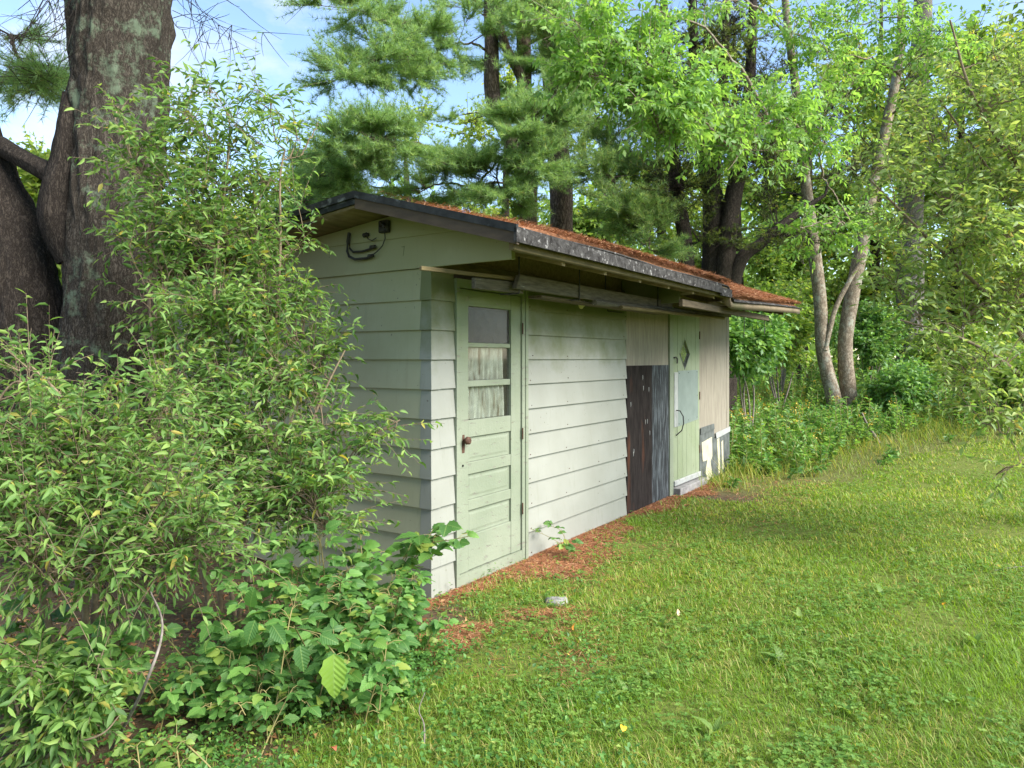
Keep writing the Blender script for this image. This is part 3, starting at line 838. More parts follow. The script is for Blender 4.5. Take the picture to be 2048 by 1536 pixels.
prism_xz('key_plate', [(.318, .945), (.345, .945), (.35, .99), (.345, 1.075), (.322, 1.075), (.316, .99)], -.0225, -.0203, M['rust'], door)
tube_obj('latch_pin', [(.325, -.020, .855), (.325, -.027, .855)], .008, M['iron'], door, 8)
for z in (.42, 1.02, 1.86):
    tube_obj('hinge', [(1.088, -.040, z - .045), (1.088, -.040, z + .045)], .006, M['rust'], door, 8)

# ---- plank door
pd = box('plank_door', 4.41, 5.35, .002, .014, .10, 2.18, M['dark_inside'], shed)
tag(pd, 'pale green plank door with diamond window and metal patch')
pe = np.linspace(4.41, 5.35, 7)
DX, DZ, DW, DH = 4.81, 1.68, .185, .20
for i in range(6):
    x0, x1 = pe[i] + .003, pe[i + 1] - .003
    if x1 < DX - DW or x0 > DX + DW:
        box('plank', x0, x1, -.020, .0015, .10 + jit(.01), 2.18, M['green_plank'], pd, .002)
    else:       # the diamond is cut through these planks
        def half(x):
            return max(0.0, DH * (1 - abs(x - DX) / DW))
        xs = sorted(set([x0, x1] + ([DX] if x0 < DX < x1 else []) + ([DX - DW] if x0 < DX - DW < x1 else []) + ([DX + DW] if x0 < DX + DW < x1 else [])))
        lo = [(x0, .10), (x1, .10)] + [(x, DZ - half(x)) for x in reversed(xs)]
        hi = [(x, DZ + half(x) + .0005) for x in xs] + [(x1, 2.18), (x0, 2.18)]
        prism_xz('plank', lo, -.020, .0015, M['green_plank'], pd)
        prism_xz('plank', hi, -.020, .0015, M['green_plank'], pd)
dia = [(DX - DW, DZ), (DX, DZ - DH), (DX + DW, DZ), (DX, DZ + DH)]
prism_xz('diamond_pane', dia, -.0035, .0013, M['diamond_glass'], pd)
for a, b in ((0, 1), (1, 2), (2, 3), (3, 0)):
    (xa, za_), (xb, zb_) = dia[a], dia[b]
    k1, k2 = 1.0, .90
    q = [(DX + (xa - DX) * k1, DZ + (za_ - DZ) * k1), (DX + (xb - DX) * k1, DZ + (zb_ - DZ) * k1), (DX + (xb - DX) * k2, DZ + (zb_ - DZ) * k2), (DX + (xa - DX) * k2, DZ + (za_ - DZ) * k2)]
    prism_xz('diamond_frame', q, -.024, -.0037, M['green_plank'] if a > 1 else M['tar_paper'], pd)
V, Fs = loft_box([(4.575, -.0225, .80), (5.29, -.0225, .84), (5.285, -.0225, 1.475), (4.585, -.0225, 1.47)], [(4.575, -.0205, .80), (5.29, -.0205, .84), (5.285, -.0205, 1.475), (4.585, -.0205, 1.47)])
tag(poly_obj('metal_patch', V, Fs, M['metal'], pd), 'flat grey metal sheet nailed over the door')
for x, z in ((4.62, 1.44), (4.93, 1.445), (5.25, 1.45), (4.61, .83), (5.25, .87), (4.93, .855), (5.26, 1.15)):
    tube_obj('nail', [(x, -.0225, z), (x, -.0255, z)], .006, M['iron'], pd, 6)
box('handle_board', 4.445, 4.565, -.028, -.0205, .80, 1.455, M['white_paint'], pd, .003)
tube_obj('pull_handle', [(4.50, -.03, 1.0), (4.505, -.075, .995), (4.54, -.10, .93), (4.555, -.10, .84), (4.535, -.085, .76), (4.49, -.03, .70)], .007, M['iron'], pd, 8)
tube_obj('hasp', [(4.40, -.04, 1.63), (4.46, -.04, 1.635), (4.49, -.045, 1.62), (4.49, -.045, 1.56)], .009, M['iron'], pd, 8)
box('bottom_rail', 4.42, 5.345, -.046, -.0205, .10, .165, M['white_paint'], pd, .006)
for z in (.45, 1.14, 1.92):
    box('hinge', 5.337, 5.362, -.029, -.0205, z - .05, z + .05, M['rust'], pd, .002)
box('door_sill', 4.40, 5.37, -.12, .0, -.06, .085, M['stone'], shed, .006)

# ---- roof
EAVE_Y = -.93
X0R, X1R = -.36, 6.9
TH = .075
def sag(x, y):
    """the far end of the eave has rotted and droops"""
    d = np.where(x < 3.62, 0.0, np.clip((x - 3.62) / .06, 0, 1) * (.15 - .12 * np.clip((x - 3.6) / 3.1, 0, 1)))
    f = np.clip((RIDGE_Y - .75 - y) / (RIDGE_Y - .75 - EAVE_Y), 0, 1) ** 1.5
    return d * f
def roof_sheet(ys, slope_fn, name, mat):
    xs = np.concatenate([np.linspace(X0R, 3.55, 20), np.linspace(3.62, 3.70, 4), np.linspace(3.9, X1R, 16)])
    gx, gy = np.meshgrid(xs, ys, indexing='ij')
    wob = .010 * (fbm(gx * 1.1, gy * 1.1, 5.0, 3) - .5) * 2
    zb = slope_fn(gy) - sag(gx, gy) + wob * (gx > 0)
    nx, ny = gx.shape
    Vb = np.stack([gx, gy, zb + .002], -1).reshape(-1, 3)
    Vt = np.stack([gx, gy, zb + TH], -1).reshape(-1, 3)
    i = np.arange(nx * ny).reshape(nx, ny)
    q = np.stack([i[:-1, :-1], i[1:, :-1], i[1:, 1:], i[:-1, 1:]], -1).reshape(-1, 4)
    A = Acc()
    n = nx * ny
    edge = np.concatenate([i[:, 0], i[-1, 1:], i[::-1, -1][1:], i[0, ::-1][1:]])
    e = np.stack([edge[:-1], edge[1:], edge[1:] + n, edge[:-1] + n], -1)
    A.add(np.vstack([Vb, Vt]), np.vstack([q[:, ::-1], q + n, e]))
    return A.build(name, mat, None)
vs = np.vectorize(soff)
roof = empty('roof', (0, 0, 0)); roof.parent = shed
d1 = roof_sheet(np.linspace(EAVE_Y, RIDGE_Y - .002, 9), vs, 'roof_deck', M['soffit']); d1.parent = roof
d2 = roof_sheet(np.linspace(RIDGE_Y + .002, SD + .25, 9), vs, 'roof_deck', M['soffit']); d2.parent = roof
# roll roofing with dark edge, over the deck
def roofing(name, ya, yb, flip):
    ys = np.linspace(ya, yb, 14)
    xs = np.linspace(X0R - .012, X1R + .01, 70)
    gx, gy = np.meshgrid(xs, ys, indexing='ij')
    z = vs(gy) - sag(gx, gy) + TH + .012 * (fbm(gx * 1.1, gy * 1.1, 5.0, 3) - .5) * 2 * (gx > 0) + .006
    i = np.arange(gx.size).reshape(gx.shape)
    q = np.stack([i[:-1, :-1], i[1:, :-1], i[1:, 1:], i[:-1, 1:]], -1).reshape(-1, 4)
    n = gx.size
    Vb = np.stack([gx, gy, z], -1).reshape(-1, 3)
    Vt = Vb + np.array([0, 0, .012])
    edge = np.concatenate([i[:, 0], i[-1, 1:], i[::-1, -1][1:], i[0, ::-1][1:]])
    e = np.stack([edge[:-1], edge[1:], edge[1:] + n, edge[:-1] + n], -1)
    A = Acc(); A.add(np.vstack([Vb, Vt]), np.vstack([q[:, ::-1], q + n, e]))
    o = A.build(name, M['fascia'], roof)
roofing('roll_roofing', EAVE_Y - .015, RIDGE_Y - .001, False)
roofing('roll_roofing', RIDGE_Y + .001, SD + .27, True)
# rake boards along the gable edge (dark drip edge)
def rake(ya, yb):
    za1, zb1 = soff(ya), soff(yb)
    prism_yz('rake_board', [(ya, za1 + .058), (yb, zb1 + .058), (yb, zb1 + TH + .030), (ya, za1 + TH + .030)], X0R - .034, X0R - .0125, M['rake'], roof)
rake(EAVE_Y - .02, RIDGE_Y - .0005)
rake(RIDGE_Y + .0005, SD + .28)
prism_yz('barge_board', [(EAVE_Y - .015, soff(EAVE_Y) - .012), (RIDGE_Y - .001, soff(RIDGE_Y) - .012), (RIDGE_Y - .001, soff(RIDGE_Y) + .056), (EAVE_Y - .015, soff(EAVE_Y) + .056)], X0R - .024, X0R - .0005, M['barge'], roof)
prism_yz('barge_board', [(RIDGE_Y + .001, soff(RIDGE_Y) + .02), (SD + .24, soff(SD + .24) + .02), (SD + .24, soff(SD + .24) + .056), (RIDGE_Y + .001, soff(RIDGE_Y) + .056)], X0R - .020, X0R - .0005, M['rake'], roof)
# eave fascia in pieces, the far part is gone
for xa, xb, dz in ((X0R - .034, 1.05, 0), (1.055, 2.2, -.004), (2.205, 3.30, -.006), (3.305, 3.64, -.03)):
    zz = soff(EAVE_Y)
    prism_yz('fascia_board', [(EAVE_Y - .022, zz + .0 + dz), (EAVE_Y - .002, zz + .0 + dz), (EAVE_Y - .002, zz + TH + .008 + dz), (EAVE_Y - .022, zz + TH + .004 + dz)], xa, xb, M['fascia'], roof)
zz = soff(-.87)
box('sub_fascia', X0R + .02, 3.58, -.90, -.862, zz - .05, zz - .006, M['yellow_wood'], roof, .003)
for i, x in enumerate(np.arange(.28, 6.8, .61)):
    if x < 3.7:
        pts = [(.25, soff(.25) - .003), (-.86, soff(-.86) - .003), (-.86, soff(-.86) - .075), (.25, soff(.25) - .095)]
        prism_yz('rafter', pts, x, x + .042, M['rafter_wood'], roof, .002)
    else:
        d = float(sag(np.array(x), np.array(-.8)))
        pts = [(.25, soff(.25) - .003), (-.45, soff(-.45) - .02), (-.82, soff(-.82) - d - .012), (-.82, soff(-.82) - d - .07), (.25, soff(.25) - .095)]
        prism_yz('rafter', pts, x, x + .042, M['old_wood'], roof, .002)
# partition lookout and the low beam under the rotten eave
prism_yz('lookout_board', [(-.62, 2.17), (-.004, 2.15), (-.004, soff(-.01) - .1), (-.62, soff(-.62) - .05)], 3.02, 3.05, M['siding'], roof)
prism_yz('lookout_board', [(-.72, 2.27), (-.55, 2.26), (-.55, 2.31), (-.72, 2.30)], 3.06, 3.30, M['yellow_wood'], roof)
box('low_beam', 2.55, 5.62, -.83, -.79, 2.095, 2.16, M['old_wood'], roof, .004)
box('splintered_board', 3.55, 4.05, -.86, -.72, 2.19, 2.205, M['yellow_wood'], roof, .003, skew=lambda x, y, z: (x, y + .05 * (x - 3.6), z - .02 * (x - 3.6)))
# hangers carrying the stored lumber
for x, y0, z0, z1 in ((.48, -.40, 2.09, 2.40), (1.30, -.44, 2.10, 2.40), (2.05, -.30, 2.13, 2.42), (2.92, -.44, 2.10, 2.38)):
    tube_obj('hanger_rod', [(x, y0, z1), (x, y0, z0), (x, y0 + .0, z0 - .012), (x, y0 + .16, z0 - .012)], .006, M['iron'], roof, 6)
for x in (4.6, 5.5):
    tube_obj('dangling_wire', [(x, -.80, 2.10), (x + .02, -.80, 2.03), (x + .0, -.80, 1.93 if x > 5 else 1.86)], .005, M['iron'], roof, 5)

# lamp holder on the wall under the eave
lh = tube_obj('lamp_holder', [(2.10, -.022, 2.125), (2.10, -.032, 2.125), (2.10, -.036, 2.125), (2.10, -.058, 2.125), (2.10, -.060, 2.125)], [.050, .050, .030, .028, .018], M['ceramic'], shed, 18)
tube_obj('lamp_socket', [(2.10, -.0605, 2.125), (2.10, -.095, 2.12), (2.10, -.10, 2.12)], [.020, .024, .012], M['iron'], lh, 12)
tube_obj('hook_rail', [(2.62, -.04, 2.10), (2.62, -.04, 2.085), (3.0, -.04, 2.085)], .005, M['iron'], shed, 6)

# electrical service on the gable: box, looped wires, ink mark
eb = box('junction_box', -.075, -.038, .33, .42, 2.50, 2.585, M['iron'], shed, .006)
tube_obj('conduit_stub', [(-.08, .39, 2.55), (-.11, .36, 2.56), (-.10, .33, 2.53)], .012, M['iron'], eb, 8)
tube_obj('wire', [(-.06, .72, 2.535), (-.06, .735, 2.47), (-.06, .74, 2.40), (-.06, .72, 2.36), (-.06, .66, 2.335), (-.055, .55, 2.335), (-.05, .50, 2.345)], .010, M['cable'], eb, 7)
tube_obj('wire', [(-.05, .72, 2.53), (-.05, .73, 2.46), (-.05, .725, 2.42), (-.05, .69, 2.392), (-.05, .60, 2.388), (-.045, .49, 2.405)], .008, M['cable'], eb, 7)
tube_obj('wire', [(-.06, .37, 2.51), (-.06, .365, 2.46), (-.06, .39, 2.41), (-.06, .44, 2.375), (-.06, .50, 2.345)], .004, M['cable'], eb, 6)
tube_obj('wire', [(-.06, .55, 2.52), (-.06, .53, 2.47), (-.06, .49, 2.455), (-.06, .45, 2.47)], .004, M['cable'], eb, 6)
for y, z in ((.505, 2.345), (.485, 2.407), (.555, 2.50)):
    tube_obj('wire_clamp', [(-.055, y + .022, z), (-.055, y - .022, z + .004)], [.017, .012], M['iron'], eb, 8)
prism_yz('ink_mark', [(.245, 2.395), (.215, 2.398), (.215, 2.392), (.236, 2.389)], -.0275, -.0262, M['pencil'], gable_wall)
prism_yz('ink_mark', [(.215, 2.398), (.221, 2.398), (.229, 2.33), (.224, 2.33)], -.0275, -.0262, M['pencil'], gable_wall)

def shed_w(x, y, z):
    return np.array([CX + x * UX + y * VX, CY + x * UY + y * VY, z])

# lumber laid up on the hangers (things of their own)
def lumber(name, label, cat, p0, p1, build):
    e = empty(name, shed_w(*p0), label, cat, None, SHED_RZ)
    build(e)
lb = box('lumber_board', .40, 3.34, -.43, -.39, 2.105, 2.205, M['grey_wood'], None, .004, skew=lambda x, y, z: (x + (.05 if z > 2.15 and x < 1 else 0), y, z))
tag(lb, 'thick grey weathered plank spattered white, hung in wire under the eave', 'plank')
ls = box('wood_strip', -.53, .52, -.405, -.385, 2.14, 2.165, M['yellow_wood'], None, .002, skew=lambda x, y, z: (x, y + .03, z + .03 * (x + .5)))
tag(ls, 'thin yellowish wood strip poking out past the shed corner under the eave', 'wood strip')
lb2 = box('lumber_board', .02, .60, -.36, -.325, 2.075, 2.15, M['grey_wood'], None, .004, skew=lambda x, y, z: (x, y, z + .02 * x))
tag(lb2, 'short grey plank with a rotten broken end above the panelled door', 'plank')
lb3 = box('lumber_board', .85, 3.3, -.36, -.24, 2.075, 2.095, M['old_wood'], None, .003)
tag(lb3, 'flat dark brown plank lying under the spattered grey one', 'plank')
p1 = tube_obj('wooden_pole', [(1.5, -.47, 2.075), (2.8, -.47, 2.10), (4.0, -.47, 2.12), (5.15, -.47, 2.155)], .024, M['grey_wood'], None, 9)
tag(p1, 'long pale round pole ending in a frayed tip under the drooping eave', 'pole')
p2 = tube_obj('wooden_pole', [(1.9, -.52, 2.06), (3.2, -.52, 2.075), (4.75, -.52, 2.10)], .018, M['yellow_wood'], None, 8)
tag(p2, 'shorter yellowish round pole lying below the long pale one', 'pole')
for o in (lb, ls, lb2, lb3, p1, p2):
    o.location = (CX, CY, 0)
    o.rotation_euler = (0, 0, SHED_RZ)

# service cable from the roof to the big tree
cab = tube_obj('service_cable', [tuple(shed_w(-.40, .72, 2.555)), tuple(shed_w(-.42, 1.2, 2.50)), tuple(at(600, 452, 5.3)), tuple(at(500, 455, 5.5)), tuple(at(400, 452, 5.6)), tuple(at(300, 446, 5.55))], .009, M['cable'], None, 7)
tag(cab, 'black service cable strung from the gable to the big trunk', 'cable')

# ------------------------------------------------------------------ vegetation
BASE_PARTS = {}
def leaf_part_meshes(mat, w_over_l, tmpl=LEAF8):
    key = (mat.name, w_over_l)
    if key not in BASE_PARTS:
        ms = []
        for c in (.4, 1.0, 1.8):
            V = tmpl[0] * np.array([1, w_over_l, c])
            me = np_mesh('leaf', V, tmpl[1], None, True)
            me.materials.append(mat)
            ms.append(me)
        BASE_PARTS[key] = ms
    return BASE_PARTS[key]

def in_frame(P, m=0.0):
    d = np.maximum(P[:, 1], .05)
    px = P[:, 0] / d * F + 1024
    py = HZ - (P[:, 2] - CAMZ) / d * F
    return (P[:, 1] > .3) & (px > -m) & (px < 2048 + m) & (py > -m) & (py < 1536 + m)

def place_leaves(name, root, base, P, D, Nn, L, W, mat, tmpl, n_parts=0, var=None):
    """one mesh of leaves under root; the n_parts that show largest become leaf objects of their own"""
    n = len(P)
    if var is None:
        var = RNG.random(n)
    curl = RNG.uniform(.2, 2.0, n)
    keep = np.ones(n, bool)
    if n_parts:
        X = norm(D); Y = norm(np.cross(Nn, X)); Z = np.cross(X, Y)
        view = norm(P - np.array([0, 0, CAMZ]))
        face = np.abs((Z * view).sum(-1))
        size = L * W * (face + .15) / np.maximum(P[:, 1], .3) ** 2 * in_frame(P)
        # depth preference: nearer leaves are the ones that are not hidden
        size = size / np.maximum(P[:, 1], .3)
        idx = np.argsort(-size)[:n_parts]
        keep[idx] = False
        wl = round(float(np.median(W / L)), 2)
        meshes = leaf_part_meshes(mat, wl)
        b = Vector([float(c) for c in base])
        for i in idx:
            o = bpy.data.objects.new('leaf', meshes[int(curl[i] / .7) % 3])
            COL.objects.link(o)
            o.parent = root
            Li = float(L[i])
            m = Matrix(((X[i, 0], Y[i, 0], Z[i, 0], 0), (X[i, 1], Y[i, 1], Z[i, 1], 0), (X[i, 2], Y[i, 2], Z[i, 2], 0), (0, 0, 0, 1)))
            o.matrix_basis = Matrix.Translation(Vector([float(c) for c in P[i]]) - b) @ m @ Matrix.Scale(Li, 4)
    V, Fc, k = leaf_geo(P[keep], D[keep], Nn[keep], L[keep], W[keep], tmpl, curl[keep])
    me = np_mesh(name, V - np.asarray(base), Fc, np.repeat(var[keep], k))
    o = add_obj(name, me, root, mat)
    if n_parts:
        o['kind'] = 'stuff'
    return o

def sample_clumps(clumps, n):
    """clumps: (px,py,depth,rx_px,ry_px,rdepth[,weight]) -> n points inside the ellipsoids, index of clump"""
    w = np.array([(c[3] * c[4]) * (c[6] if len(c) > 6 else 1.0) for c in clumps], float)
    idx = RNG.choice(len(clumps), n, p=w / w.sum())
    C = np.array([c[:6] for c in clumps], float)[idx]
    d = rdir(n) * (RNG.random(n) ** .45)[:, None]
    dep = C[:, 2] + d[:, 1] * C[:, 5]
    px = C[:, 0] + d[:, 0] * C[:, 3]
    py = C[:, 1] + d[:, 2] * C[:, 4]
    P = np.stack([(px - 1024) / F * dep, dep, CAMZ + (HZ - py) / F * dep], -1)
    return P, idx

def nearest_on(paths, P, below=0.15, jitter=.2):
    """attachment point on the polylines: nearest sample that lies lower than the target"""
    pts = np.concatenate([np.asarray(p) for p in paths])
    out = np.empty_like(P)
    for i in range(0, len(P), 2000):
        q = P[i:i + 2000]
        d = np.linalg.norm(q[:, None] - pts[None], axis=-1)
        d = d + np.where(pts[None, :, 2] > q[:, None, 2] - below, 3.0 + 2 * (pts[None, :, 2] - q[:, None, 2] + below), 0)
        d = d * RNG.uniform(1 - jitter, 1 + jitter, d.shape)
        out[i:i + 2000] = pts[np.argmin(d, 1)]
    return out

def dense(path, n=24):
    path = np.asarray(path, float)
    t = np.linspace(0, len(path) - 1, n)
    i = np.minimum(t.astype(int), len(path) - 2)
    f = (t - i)[:, None]
    return path[i] * (1 - f) + path[i + 1] * f

def smooth_path(path, n=24):
    """Catmull-Rom through the points"""
    p = np.asarray(path, float)
    p = np.vstack([2 * p[0] - p[1], p, 2 * p[-1] - p[-2]])
    t = np.linspace(0, len(p) - 3 - 1e-6, n)
    i = t.astype(int); f = (t - i)[:, None]
    a, b, c, d = p[i], p[i + 1], p[i + 2], p[i + 3]
    return .5 * (2 * b + (c - a) * f + (2 * a - 5 * b + 4 * c - d) * f ** 2 + (3 * b - a - 3 * c + d) * f ** 3)

def leaves_on(curves, per, start=.25, droop=.25, spread=.9, up=.6, lift=.0):
    """positions / directions / normals of leaves along curves (N,k,3)"""
    Nn_, k, _ = curves.shape
    t = (start + (1 - start) * (np.arange(per)[None] + RNG.uniform(0, 1, (Nn_, per))) / per) * (k - 1.001)
    i = t.astype(int); f = (t - i)[..., None]
    a = np.take_along_axis(curves, i[..., None], 1)
    b = np.take_along_axis(curves, i[..., None] + 1, 1)
    P = (a * (1 - f) + b * f).reshape(-1, 3)
    T = norm(b - a).reshape(-1, 3)
    n = len(P)
    side = norm(np.cross(T, rdir(n) * .6 + np.array([0, 0, 1.0])))
    sgn = np.where(np.arange(n) % 2 == 0, 1, -1)[:, None]
    D = norm(T * RNG.uniform(.3, 1.0, (n, 1)) + side * sgn * spread * RNG.uniform(.5, 1.2, (n, 1)) + rdir(n) * .35 + np.array([0, 0, -droop + lift]))
    Nn = norm(np.array([0, 0, up]) + rdir(n) * .75)
    return P, D, Nn

def clump_center(c):
    return at(c[0], c[1], c[2])

def boughs(paths, clumps, A, r0=.012, rk=.007, below=.0, rmax=.06, rise=.18):
    """one curved bough to the heart of every clump, later ones springing from earlier ones"""
    cs = [clump_center(c) for c in clumps]
    pts = np.concatenate(paths)
    order = np.argsort([np.min(np.linalg.norm(pts - c, axis=1)) for c in cs])
    allp = [np.asarray(p) for p in paths]
    new = []
    for i in order:
        c = cs[i]
        q = np.concatenate(allp)
        d = np.linalg.norm(q - c, axis=1)
        d = d + np.where(q[:, 2] > c[2] - below, 1.2 * (q[:, 2] - c[2] + below), 0) + RNG.uniform(0, .15, len(d)) * d
        a = q[np.argmin(d)]
        ln = np.linalg.norm(c - a)
        k = 16
        cur = bez(a[None], ((a + c) / 2 + RNG.normal(size=3) * .12 * ln + np.array([0, 0, rise * ln]))[None], c[None], k)
        cur[:, 1:-1] += RNG.normal(size=(1, k - 2, 3)) * .012 * ln
        r1 = min(r0 + rk * ln, rmax)
        V, Fq = tubes(cur, np.linspace(r1, r1 * .35, k)[None], 6)
        A.add(V, Fq)
        new.append(cur[0])
        allp.append(cur[0][2:])
    return new

def limb_curves(att, tgt, rise=.15, wob=.12, k=10):
    n = len(att)
    ln = np.linalg.norm(tgt - att, axis=1, keepdims=True)
    mid = (att + tgt) / 2 + rdir(n) * wob * ln * .5 + np.array([0, 0, 1.0]) * ln * rise * .5
    return bez(att, mid, tgt, k)

def shrub(name, label, cat, base, stems, clumps, nb, nt, per, leaf_l, leaf_w, mat, n_parts=0, twig_len=(.18, .42), tmpl=LEAF8, stem_r=.016, group=None, twig_mat='twig', droop=.3, up_bias=.25):
    base = np.asarray(base, float)
    root = empty(name, base, label, cat, group)
    A = Acc()
    paths = []
    for s in stems:
        p = smooth_path(s, 26)
        paths.append(p)
        V, Fq = tubes(p[None], np.linspace(stem_r, stem_r * .3, 26)[None], 6)
        A.add(V, Fq)
    bg = boughs(paths, clumps, A, .005, .003, .05, .014, .12)
    B, ci = sample_clumps(clumps, nb)
    att = nearest_on([p[4:] for p in bg], B, below=.02, jitter=.1)
    mid = (att + B) / 2 + rdir(nb) * .06 + np.array([0, 0, .10])
    br = bez(att, mid, B, 9)
    V, Fq = tubes(br, np.linspace(1, .3, 9)[None] * RNG.uniform(.003, .006, (nb, 1)), 4)
    A.add(V, Fq)
    # twigs
    par = RNG.integers(0, nb, nt)
    tt = RNG.uniform(.45, 1.0, nt) * 7.99
    i = tt.astype(int)
    P0 = br[par, i] * (1 - (tt - i))[:, None] + br[par, np.minimum(i + 1, 8)] * (tt - i)[:, None]
    out = norm(br[par, 8] - br[par, 4])
    ln = RNG.uniform(*twig_len, nt)[:, None]
    dirn = norm(out * .7 + rdir(nt) * .8 + np.array([0, 0, up_bias]))
    P2 = P0 + dirn * ln
    P1 = P0 + dirn * ln * .5 + np.array([0, 0, .12]) * ln
    tw = bez(P0, P1, P2, 6)
    V, Fq = tubes(tw, np.linspace(1, .4, 6)[None] * RNG.uniform(.0014, .0026, (nt, 1)), 3)
    A.add(V, Fq)
    st = A.build('stems', M[twig_mat], root, base)
    P, D, Nn = leaves_on(tw, per, .12, droop)
    n = len(P)
    L = RNG.uniform(*leaf_l, n); W = L * RNG.uniform(*leaf_w, n)
    fo = place_leaves('foliage', root, base, P, D, Nn, L, W, mat, tmpl, n_parts)
    return root

def G(px, depth, off=0.0):
    x = (px - 1024) / F * depth
    return np.array([x, depth, float(ground_h(x, depth)) + off])

# ---- big forked tree at the gable
def trunk_mesh(name, path, radii, mat, root, base, sides=64, n=120, rough=.03, ridges=26, flare=0.0):
    p = smooth_path(path, n)
    r = np.interp(np.linspace(0, 1, n), np.linspace(0, 1, len(radii)), radii)
    V, Fq = tubes(p[None], r[None], sides)
    V = V.reshape(n, sides, 3)
    c = p[:, None, :]
    d = V - c
    th = np.arange(sides) / sides * 2 * math.pi
    sN = np.linspace(0, 1, n)[:, None] * np.linalg.norm(p[-1] - p[0])
    nx, ny = np.cos(th)[None] * ridges / 6.3, np.sin(th)[None] * ridges / 6.3
    rid = np.abs(fbm(nx + .25 * np.sin(sN * 2.1), ny + 0 * sN, sN * 2.2, 4) - .5) * 2
    big = fbm(nx * .16, ny * .16, sN * .9 + 3, 3) - .5
    low = np.exp(-sN / .5) * flare * (0.5 + fbm(nx * .25, ny * .25, sN * 0 + 1.5, 2))
    k = 1 + (rid - .25) * rough / np.mean(radii) + big * .22 + low
    V = c + d * k[..., None]
    A = Acc(); A.add(V.reshape(-1, 3), Fq)
    return A.build(name, mat, root, base, smooth=True)

tb = G(215, 5.5)
big = empty('forked_tree', tb, 'massive forked tree with rough lichen patched bark beside the gable', 'tree')
trunk_mesh('trunk', [tb + [0, 0, -.2], at(205, 900, 5.5), at(205, 720, 5.5), at(225, 500, 5.55), at(238, 250, 5.6), at(245, 0, 5.6), at(250, -500, 5.7), at(262, -1100, 5.8)], [.36, .335, .31, .31, .325, .365, .34, .28], M['bark_big'], big, tb, rough=.06, flare=.25, sides=150, n=260, ridges=34)
trunk_mesh('trunk', [tb + [-.35, .15, -.2], at(85, 900, 5.6), at(62, 700, 5.6), at(30, 520, 5.6), at(-20, 360, 5.65), at(-60, 240, 5.7), at(-150, -100, 5.9), at(-260, -600, 6.2)], [.34, .30, .27, .25, .20, .18, .16, .13], M['bark_dark'], big, tb, rough=.05, sides=120, n=200, ridges=30)
trunk_mesh('limb', [at(150, 520, 5.45), at(118, 430, 5.4), at(132, 320, 5.38), at(142, 250, 5.4), at(148, 190, 5.42)], [.12, .14, .10, .095, .075], M['bark_dark'], big, tb, sides=40, n=60, rough=.03)
trunk_mesh('limb', [at(135, 380, 5.4), at(105, 350, 5.42), at(50, 320, 5.48), at(0, 292, 5.6)], [.10, .075, .066, .08], M['bark_dark'], big, tb, sides=32, n=40, rough=.02)
# its leafy crown, unseen above the picture, added to shade the gable
def unseen_shade_crown():
    n = 2200
    c = np.array([-3.0, 6.2, 8.6])
    P0 = c + rdir(n) * (RNG.random((n, 1)) ** .4) * np.array([4.2, 4.2, 2.6])
    cl = fbm(P0[:, 0] * .6, P0[:, 1] * .6, P0[:, 2] * .6, 3)
    P0 = P0[(P0[:, 2] > 1.62 + .56 * np.maximum(P0[:, 1], 0) + .35) & (cl > .42) & (P0[:, 1] > 1.5)]
    D0 = rdir(len(P0), .5)
    tw = bez(P0, P0 + D0 * .3 + np.array([0, 0, .1]), P0 + D0 * .7, 6)
    P, D, Nn = leaves_on(tw, 9, .05, .3)
    L = RNG.uniform(.08, .14, len(P))
    o = place_leaves('crown', big, tb, P, D, Nn, L, L * .6, M['far_leaf'], LEAF2)
    o['kind'] = 'stuff'
    B = c + rdir(26) * np.array([3.4, 3.4, 2.0]); B[:, 2] = np.maximum(B[:, 2], 1.62 + .56 * np.maximum(B[:, 1], 0) + .6)
    a = np.array([-3.0, 5.75, 6.0]) + RNG.normal(size=(26, 3)) * .15
    br = bez(a, (a + B) / 2 + np.array([0, 0, .5]), B, 10)
    A = Acc(); V, Fq = tubes(br, np.linspace(.08, .015, 10)[None].repeat(26, 0), 6); A.add(V, Fq)
    A.build('limbs', M['bark_dark'], big, tb)
unseen_shade_crown()
# bare twigs of its crown that come into the top of the picture
A = Acc()
P0 = np.array([at(120 + 40 * RNG.random(), -60, 5.3) for _ in range(14)] + [at(345, -160 + 200 * RNG.random(), 5.3) for _ in range(10)])
P2 = np.array([at(RNG.uniform(-20, 130), RNG.uniform(20, 190), RNG.uniform(4.9, 5.6)) for _ in range(14)] + [at(RNG.uniform(400, 560), RNG.uniform(10, 190), RNG.uniform(4.8, 5.5)) for _ in range(10)])
tw = bez(P0, (P0 + P2) / 2 + rdir(24) * .28, P2, 10)
V, Fq = tubes(tw, np.linspace(.0045, .0010, 10)[None].repeat(24, 0) * RNG.uniform(.4, 1.2, (24, 1)), 4); A.add(V, Fq)
sub0 = tw[RNG.integers(0, 24, 110), RNG.integers(2, 10, 110)]
s2 = sub0 + rdir(110) * RNG.uniform(.12, .4, (110, 1)) + np.array([0, 0, -.05])
tw2 = bez(sub0, (sub0 + s2) / 2 + rdir(110) * .03, s2, 5)
V, Fq = tubes(tw2, np.linspace(.003, .0012, 5)[None].repeat(110, 0), 3); A.add(V, Fq)
A.build('dead_twigs', M['bark_dark'], big, tb)

